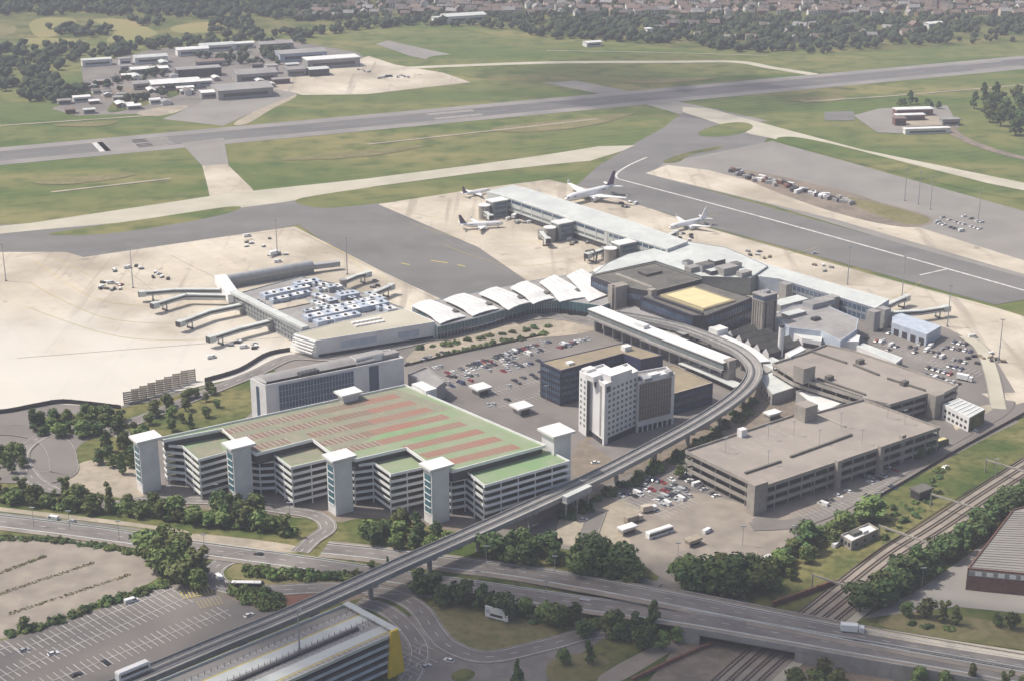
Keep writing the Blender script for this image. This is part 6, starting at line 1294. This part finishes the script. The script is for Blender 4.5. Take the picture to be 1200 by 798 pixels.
def bus(label, px, L, a, body, roofm, z=0, cat='bus', name='coach', H_=3.1):
    x, y = G(*px, z); t = thing(name, label, cat, (x, y, z), None, a); W_ = 2.6
    def put(b, n): return link(n, b.mesh(n), t)
    b = MB(); pr = [(-L / 2, .45), (-L / 2, H_ - .3), (-L / 2 + .3, H_), (L / 2 - .5, H_), (L / 2, H_ - 1.0), (L / 2, .45)]
    for s in (-1, 1): b.face([(u, s * W_ / 2, w) for u, w in pr][::s], body)
    for i in range(len(pr)): (u0, w0), (u1, w1) = pr[i], pr[(i + 1) % len(pr)]; b.face([(u0, -W_ / 2, w0), (u0, W_ / 2, w0), (u1, W_ / 2, w1), (u1, -W_ / 2, w1)], body)
    put(b, 'body')
    for s in (-1, 1): b = MB(); b.box((-.1, s * (W_ / 2 + .02), 1.5), (L - .9, .06, 1.05), 0, 'window_dark'); put(b, 'side_windows')
    b = MB(); b.box((L / 2 + .01, 0, 1.2), (.06, 2.3, .9), 0, 'window_dark'); put(b, 'windscreen')
    b = MB(); b.box((-.3, 0, H_), (L - 1.6, 2.1, .16), 0, roofm); put(b, 'roof')
    for u in (-L * .3, L * .32):
        for s in (-1, 1): b = MB(); b.tube([(u, s * 1.05, .5), (u, s * 1.33, .5)], .5, 'rubber', 10); put(b, 'wheel')
bus('white coach parked on the gravel yard above the big trees', (773, 627), 13, math.pi / 2 - R(56), 'white_clad', 'white_roof')
bus('long pale roofed bus on the slip road inside the junction', (290, 690), 13, math.pi / 2 - R(92), 'dark_clad', 'white_roof')
bus('yellowish roofed bus parked under trees at the end of the brown car park', (1096, 525), 15, math.pi / 2 - R(56), 'grass_rough', 'yellow_roof', H_=3.6)
def truck(label, px, a, cab='paint_white', boxm='white_clad', z=0, L=8.5):
    x, y = G(*px, z); t = thing('lorry', label, 'lorry', (x, y, z), None, a)
    def put(b, n): return link(n, b.mesh(n), t)
    b = MB(); b.box((-1, 0, 1.0), (L - 2.4, 2.5, 2.5), 0, boxm); put(b, 'cargo_box'); b = MB(); b.box((L / 2 - .9, 0, .6), (1.9, 2.4, 2.2), 0, cab); c = put(b, 'cab')
    b = MB(); b.box((L / 2 + .08, 0, 1.6), (.06, 2.1, .9), 0, 'window_dark'); w = link('windscreen', b.mesh('windscreen'), c); b = MB(); b.box((-.2, 0, .6), (L - .6, 1.2, .35), 0, 'dark_metal'); put(b, 'chassis')
    for u in (-L * .3, L * .36):
        for s in (-1, 1): b = MB(); b.tube([(u, s * .95, .48), (u, s * 1.25, .48)], .48, 'rubber', 10); put(b, 'wheel')
truck('white lorry crossing the road bridge over the railway', (1000, 741, 0), math.pi / 2 - R(100), z=5.6)  if False else truck('white lorry crossing the road bridge over the railway', (998, 741), math.pi / 2 - R(100), z=5.6)
truck('sandy skip lorry at the building site right of the guideway', (742, 612), .6, 'render_cream', 'sandy')
truck('white delivery lorry at the top of the building site', (760, 600), .4, 'paint_white', 'render_cream', L=7)
truck('white catering lorry standing by the dark tailed airliner', (604, 256), 1.1); truck('white lorry beside the left apron lighting mast', (322, 300), .8); truck('white tanker lorry on the apron below the lower pier', (1060, 392), .3); truck('white lorry at the near end of the compound', (1130, 446), -.6)
def container(label, px, a, m, L=6):
    x, y = G(*px); t = thing('cargo_container', label, 'container', (x, y, 0), 'containers on the dirt strip', a); b = MB(); b.box((0, 0, .15), (L, 2.4, 2.5), 0, m)
    for k in range(8): b.box((-L / 2 + (k + .5) * L / 8, -1.22, .3), (.15, .08, 2.2), 0, m)
    link('body', b.mesh('body'), t); b = MB(); b.box((L / 2 + .04, 0, .2), (.08, 2.3, 2.3), 0, 'dark_metal'); link('door', b.mesh('door'), t)
k = 0
for fx in range(46):
    px = (856 + fx * 3.1 + rc.uniform(-2, 2), 202 + fx * .82 + rc.uniform(-3, 3.5)); m = rc.choice(['grey_concrete', 'steel', 'white_clad', 'rust', 'dark_clad']); cn = {'grey_concrete': 'grey', 'steel': 'steel grey', 'white_clad': 'white', 'rust': 'rusty', 'dark_clad': 'black'}[m]
    container(f'{cn} cargo container lying on the dirt strip beyond the taxiway', px, rc.uniform(0, 3), m, rc.choice((3, 4, 6, 8)))
def trolley(px, a):
    x, y = G(*px); t = thing('baggage_trolley', 'flat baggage trolley left on the apron near the gates', 'trolley', (x, y, 0), 'baggage trolleys on the apron', a); b = MB(); b.box((0, 0, .5), (3.2, 1.6, .25), 0, 'dark_metal'); link('bed', b.mesh('bed'), t); b = MB(); b.box((0, 0, .75), (2.6, 1.4, .8), 0, rc.choice(['steel', 'tan_roof', 'dark_clad', 'white_clad'])); link('load', b.mesh('load'), t)
    b = MB(); [b.tube([(u, s * .6, .28), (u, s * .8, .28)], .28, 'rubber', 8) for u in (-1, 1) for s in (-1, 1)]; link('wheels', b.mesh('wheels'), t)
for cx, cy, n in ((130, 336, 10), (150, 318, 5), (190, 325, 4), (300, 285, 6), (325, 300, 5), (285, 405, 5), (640, 262, 6), (610, 260, 6), (660, 280, 6), (680, 284, 6), (735, 243, 4), (795, 280, 5), (450, 338, 5), (1150, 420, 6), (1160, 425, 5), (890, 300, 5), (960, 315, 4)):
    for _ in range(n): trolley((cx + rc.uniform(-16, 16), cy + rc.uniform(-5, 5)), rc.uniform(0, 3.14))
for px, lb in (((445, 92), 'left'), ((466, 90), 'middle'), ((420, 84), 'upper')):
    for k in range(4): car(*G(px[0] + k * 4, px[1] + rc.uniform(-2, 2)), rc.uniform(0, 3), 'on the far apron beyond the runway', 'vehicles on the far apron', van=rc.random() < .6)
# ------------------------------------------------------------------ MASTS, SIGN, FENCES, GANTRIES
def mast(label, px, h, z=0, heads=4, name='light_mast', group='lighting masts on the apron'):
    x, y = G(*px, z); t = thing(name, label, 'light mast', (x, y, z), group)
    b = MB(); b.tube([(0, 0, 0), (0, 0, h)], [.34, .18] if h > 15 else [.14, .08], 'steel', 8); link('pole', b.mesh('pole'), t)
    b = MB(); b.box((0, 0, h), (2.6 if h > 15 else 2.2, .5, .35), 0, 'steel'); hd = link('lamp_head', b.mesh('lamp_head'), t)
    b = MB(); b.box((0, 0, 0), (1.2, 1.2, .8) if h > 15 else (.4, .4, .3), 0, 'grey_concrete'); link('base', b.mesh('base'), t)
for px, lb in (((993, 334), 'tall apron lighting mast rising beyond the lower pier roof'), ((1057, 347), 'tall lighting mast by the lower pier end blocks'), ((1110, 383), 'tall lighting mast beyond the blue grey shed'), ((407, 322), 'lighting mast behind the rooftop plant of the left terminal'), ((156, 338), 'lighting mast amid the left apron trolleys'), ((325, 300), 'lighting mast beyond the barrel roofed gallery'), ((1170, 425), 'lighting mast by the concrete service road on the right'), ((1076, 240), 'lighting mast on the dry grass beyond the dirt strip'), ((1060, 236), 'second lighting mast on the dry grass strip'), ((1090, 246), 'third lighting mast on the dry grass strip, nearest the parked vans'), ((1146, 262), 'lighting mast in the vehicle park past the dirt strip'), ((7, 330), 'lighting mast at the left edge of the pale apron')): mast(lb, px, 24)
mast('double headed lamp mast on the roof of the yellow finned car park', (351, 762), 15.5, 15.9, name='lamp_mast', group=None)
LP = [((40, 618), 'by the main road'), ((140, 634), 'by the main road'), ((240, 650), 'by the main road'), ((82, 622), 'by the main road'), ((560, 694), 'by the main road'), ((640, 706), 'by the main road'), ((570, 664), 'by the main road'), ((650, 676), 'by the main road'), ((990, 560), 'along the brown car park front'), ((950, 582), 'along the brown car park front'), ((1030, 600), 'on the railway bank'), ((870, 640), 'on the gravel yard'), ((930, 640), 'on the gravel yard'), ((794, 660), 'on the gravel yard'), ((640, 472), 'in the open car park'), ((540, 452), 'in the open car park'), ((600, 430), 'in the open car park'), ((254, 590), 'before the green car park'), ((200, 592), 'before the green car park'), ((340, 612), 'before the green car park'), ((1166, 560), 'beside the railway'), ((1080, 690), 'beside the railway')]
for px, w in LP: mast(f'slim grey street lamp standing {w}', px, 9, name='street_lamp', group=f'street lamps {w}')
x, y = G(582, 728); t = thing('billboard', 'white roadside billboard with a dark band on the grass triangle', 'billboard', (x, y, 0)); a = math.pi / 2 - R(118)
b = MB(); b.box((x, y, 1.2), (9.5, .5, 4.4), a, 'white_clad'); b.build('panel', t); dd = Vector((math.cos(a), math.sin(a), 0)); nn = Vector((dd.y, -dd.x, 0)); q = Vector((x, y, 0)) + nn * .28
b = MB(); b.box((q.x, q.y, 2.0), (5.2, .06, 1.0), a, 'dark_clad'); b.box((q.x + dd.x * -3.5, q.y + dd.y * -3.5, 3.0), (1.6, .06, 1.3), a, 'steel_blue'); b.build('sign_band', t)
b = MB(); [b.box((x + dd.x * k, y + dd.y * k, 0), (.3, .3, 1.3), a, 'steel') for k in (-3.5, 0, 3.5)]; b.build('posts', t)
def fence(label, pts, h, m, step=4.0, solid=True, thick=.15, cat='fence', name='fence'):
    C = path3(pts, 6); t = thing(name, label, cat, (C[0].x, C[0].y, 0)); b = MB()
    for i in range(len(C) - 1): b.beam(C[i] + Vector((0, 0, .1)), C[i + 1] + Vector((0, 0, .1)), thick, h, m)
    b.build('panels', t); b = MB()
    acc = 0
    for i in range(1, len(C)):
        acc += (C[i] - C[i - 1]).length
        if acc > step: acc = 0; b.box((C[i].x, C[i].y, 0), (thick + .15, thick + .15, h + .3), 0, m)
    b.build('posts', t)
fence('dark curving perimeter fence between left apron and the roundabout', [(-80, 490), (0, 485), (40, 478), (70, 473), (100, 475), (142, 480)], 2.4, 'dark_clad')
fence('dark perimeter fence running up from the blast screens to the louvred corner', [(240, 448), (280, 436), (312, 418), (340, 412)], 2.4, 'dark_clad')
fence('low dark fence between service road and railway bank', [(1000, 600), (1060, 566), (1120, 530), (1200, 486), (1280, 440)], 1.6, 'bark')
fence('red steel parapet fence beside the railway under the bridge', [(740, 800), (790, 776), (836, 756)], 1.8, 'rust', thick=.8)
fence('rusty red retaining wall beside the tracks above the road bridge', [(905, 712), (945, 698), (978, 686)], 2.6, 'rust', thick=.8)
fence('dark fence along the far side of the open car park', [(474, 430), (520, 419), (580, 406), (636, 394)], 1.4, 'bark')
for k in range(8):
    x, y = G(154 + k * 9.6, 473 - k * 3.6); t = thing('blast_screen', f'pinkish slatted blast screen panel, {("first", "second", "third", "fourth", "fifth", "sixth", "seventh", "last")[k]} from the left of the row', 'screen', (x, y, 0), 'blast screens beside the apron'); a = math.pi / 2 - R(66)
    b = MB(); [b.box((x, y, .4 + j * 1.1), (7.4, .25, .85), a, 'render_cream') for j in range(6)]; b.build('slats', t); b = MB(); [b.box((x + math.cos(a) * s, y + math.sin(a) * s, 0), (.3, .4, 7), a, 'brown_concrete') for s in (-3.6, 3.6)]; b.build('frame', t)
def gantry(label, px, wd=24):
    x, y = G(*px); i = min(range(len(RC)), key=lambda i: (RC[i] - Vector((x, y, 0))).length); p = RC[i]; n = sides(RC, i); t = thing('rail_gantry', label, 'gantry', (p.x, p.y, 0), 'gantries over the railway')
    for s in (-1, 1): b = MB(); q = p + n * s * wd / 2; b.box((q.x, q.y, 0), (.45, .45, 7.2), 0, 'brown_concrete'); b.build('post', t)
    b = MB(); b.beam(p - n * wd / 2 + Vector((0, 0, 6.3)), p + n * wd / 2 + Vector((0, 0, 6.3)), .5, .7, 'brown_concrete'); b.build('crossbeam', t)
for px, lb in (((985, 700), 'overhead line gantry nearest the road bridge'), ((1062, 644), 'overhead line gantry just past the signal cabin'), ((1120, 604), 'overhead line gantry beside the middle of the bank'), ((1180, 564), 'overhead line gantry nearest the right edge')): gantry(lb, px)
# sheds beside the service road
far_building('store_shed', 'dark store shed on the railway bank edge below the parked cars', 'shed', (1080, 573), 8, 5, 4, UH, 'dark_clad', 'dark_roof', 0)
far_building('site_cabin', 'small white site cabin by the coach on the gravel yard', 'cabin', (735, 618), 7, 3, 2.8, UH, 'render_cream', 'white_roof', 0)
far_building('site_cabin', 'pale site cabin at the junction of dirt and access road', 'cabin', (812, 632), 6, 3, 2.6, UH, 'render_cream', 'sandy', 0)
far_building('bus_shelter', 'low pale shelter roof between hotel and the guideway', 'shelter', (905, 484), 7, 4, 3, UH, 'brown_concrete', 'white_roof', 0)
print('cars', NCAR[0])
# ------------------------------------------------------------------ the air
b = MB(); b.prism([(-4600, -900), (4600, -900), (4600, 5200), (-4600, 5200)], -1.0, 312, 'white_wall', None, True)
me = b.mesh('haze'); me.materials.clear()
hm = bpy.data.materials.new('haze_air'); hm.use_nodes = True; t = hm.node_tree
for n in list(t.nodes):
    if n.type != 'OUTPUT_MATERIAL': t.nodes.remove(n)
pv = t.nodes.new('ShaderNodeVolumePrincipled'); pv.inputs['Color'].default_value = (.86, .88, 1, 1); pv.inputs['Density'].default_value = .00015; pv.inputs['Anisotropy'].default_value = .0
t.links.new(pv.outputs[0], t.nodes['Material Output'].inputs['Volume']); me.materials.append(hm)
tag(link('haze', me), kind='stuff')

# ------------------------------------------------------------------ unseen thin clouds, added to shade the foreground, runway band and far left
cm = bpy.data.materials.new('shade_cloud_veil'); cm.use_nodes = True; t = cm.node_tree
for n in list(t.nodes):
    if n.type != 'OUTPUT_MATERIAL': t.nodes.remove(n)
df = t.nodes.new('ShaderNodeBsdfDiffuse'); df.inputs[0].default_value = (.9, .9, .92, 1); tr = t.nodes.new('ShaderNodeBsdfTransparent'); mx = t.nodes.new('ShaderNodeMixShader')
geo = t.nodes.new('ShaderNodeNewGeometry'); ns = t.nodes.new('ShaderNodeTexNoise'); ns.inputs['Scale'].default_value = .012; ns.inputs['Detail'].default_value = 6
rr = t.nodes.new('ShaderNodeMapRange'); rr.inputs[1].default_value = .35; rr.inputs[2].default_value = .65; rr.inputs[3].default_value = .1; rr.inputs[4].default_value = .3
t.links.new(geo.outputs['Position'], ns.inputs['Vector']); t.links.new(ns.outputs[0], rr.inputs[0]); t.links.new(rr.outputs[0], mx.inputs[0]); t.links.new(tr.outputs[0], mx.inputs[1]); t.links.new(df.outputs[0], mx.inputs[2]); t.links.new(mx.outputs[0], t.nodes['Material Output'].inputs['Surface'])
ico = bmesh.new(); bmesh.ops.create_icosphere(ico, subdivisions=2, radius=1); IV = np.array([v.co[:] for v in ico.verts]); IF = np.array([[v.index for v in f.verts] for f in ico.faces]); ico.free()
def shade_cloud(lumps, zc=1100, seed=1):
    r = np.random.default_rng(seed); b = MB(); k = zc / sd.z; V = []; F = []; c0 = 0
    for (px, py, rx, ry) in lumps:
        gx, gy = G(px, py); c = np.array([gx + sd.x * k, gy + sd.y * k, zc])
        J = IV * (1 + r.normal(0, .1, (len(IV), 1))) * np.array([rx, ry, 45.0]) + c; V.append(J); F.append(IF + c0); c0 += len(IV)
    me = bpy.data.meshes.new('shade_cloud'); me.from_pydata(np.concatenate(V).tolist(), [], np.concatenate(F).tolist()); me.materials.append(cm); me.update()
    return tag(link('shade_cloud', me), kind='structure')
shade_cloud([(520, 745, 100, 60), (650, 740, 130, 60), (860, 770, 130, 55), (360, 850, 120, 40), (1000, 790, 130, 50), (560, 800, 200, 80), (760, 710, 90, 35)], 1100, 1)
shade_cloud([(690, 100, 90, 120), (820, 115, 110, 110), (760, 90, 120, 130), (880, 105, 80, 70), (640, 88, 60, 60)], 1250, 2)
shade_cloud([(100, 0, 330, 90), (330, 6, 200, 70)], 1300, 3)
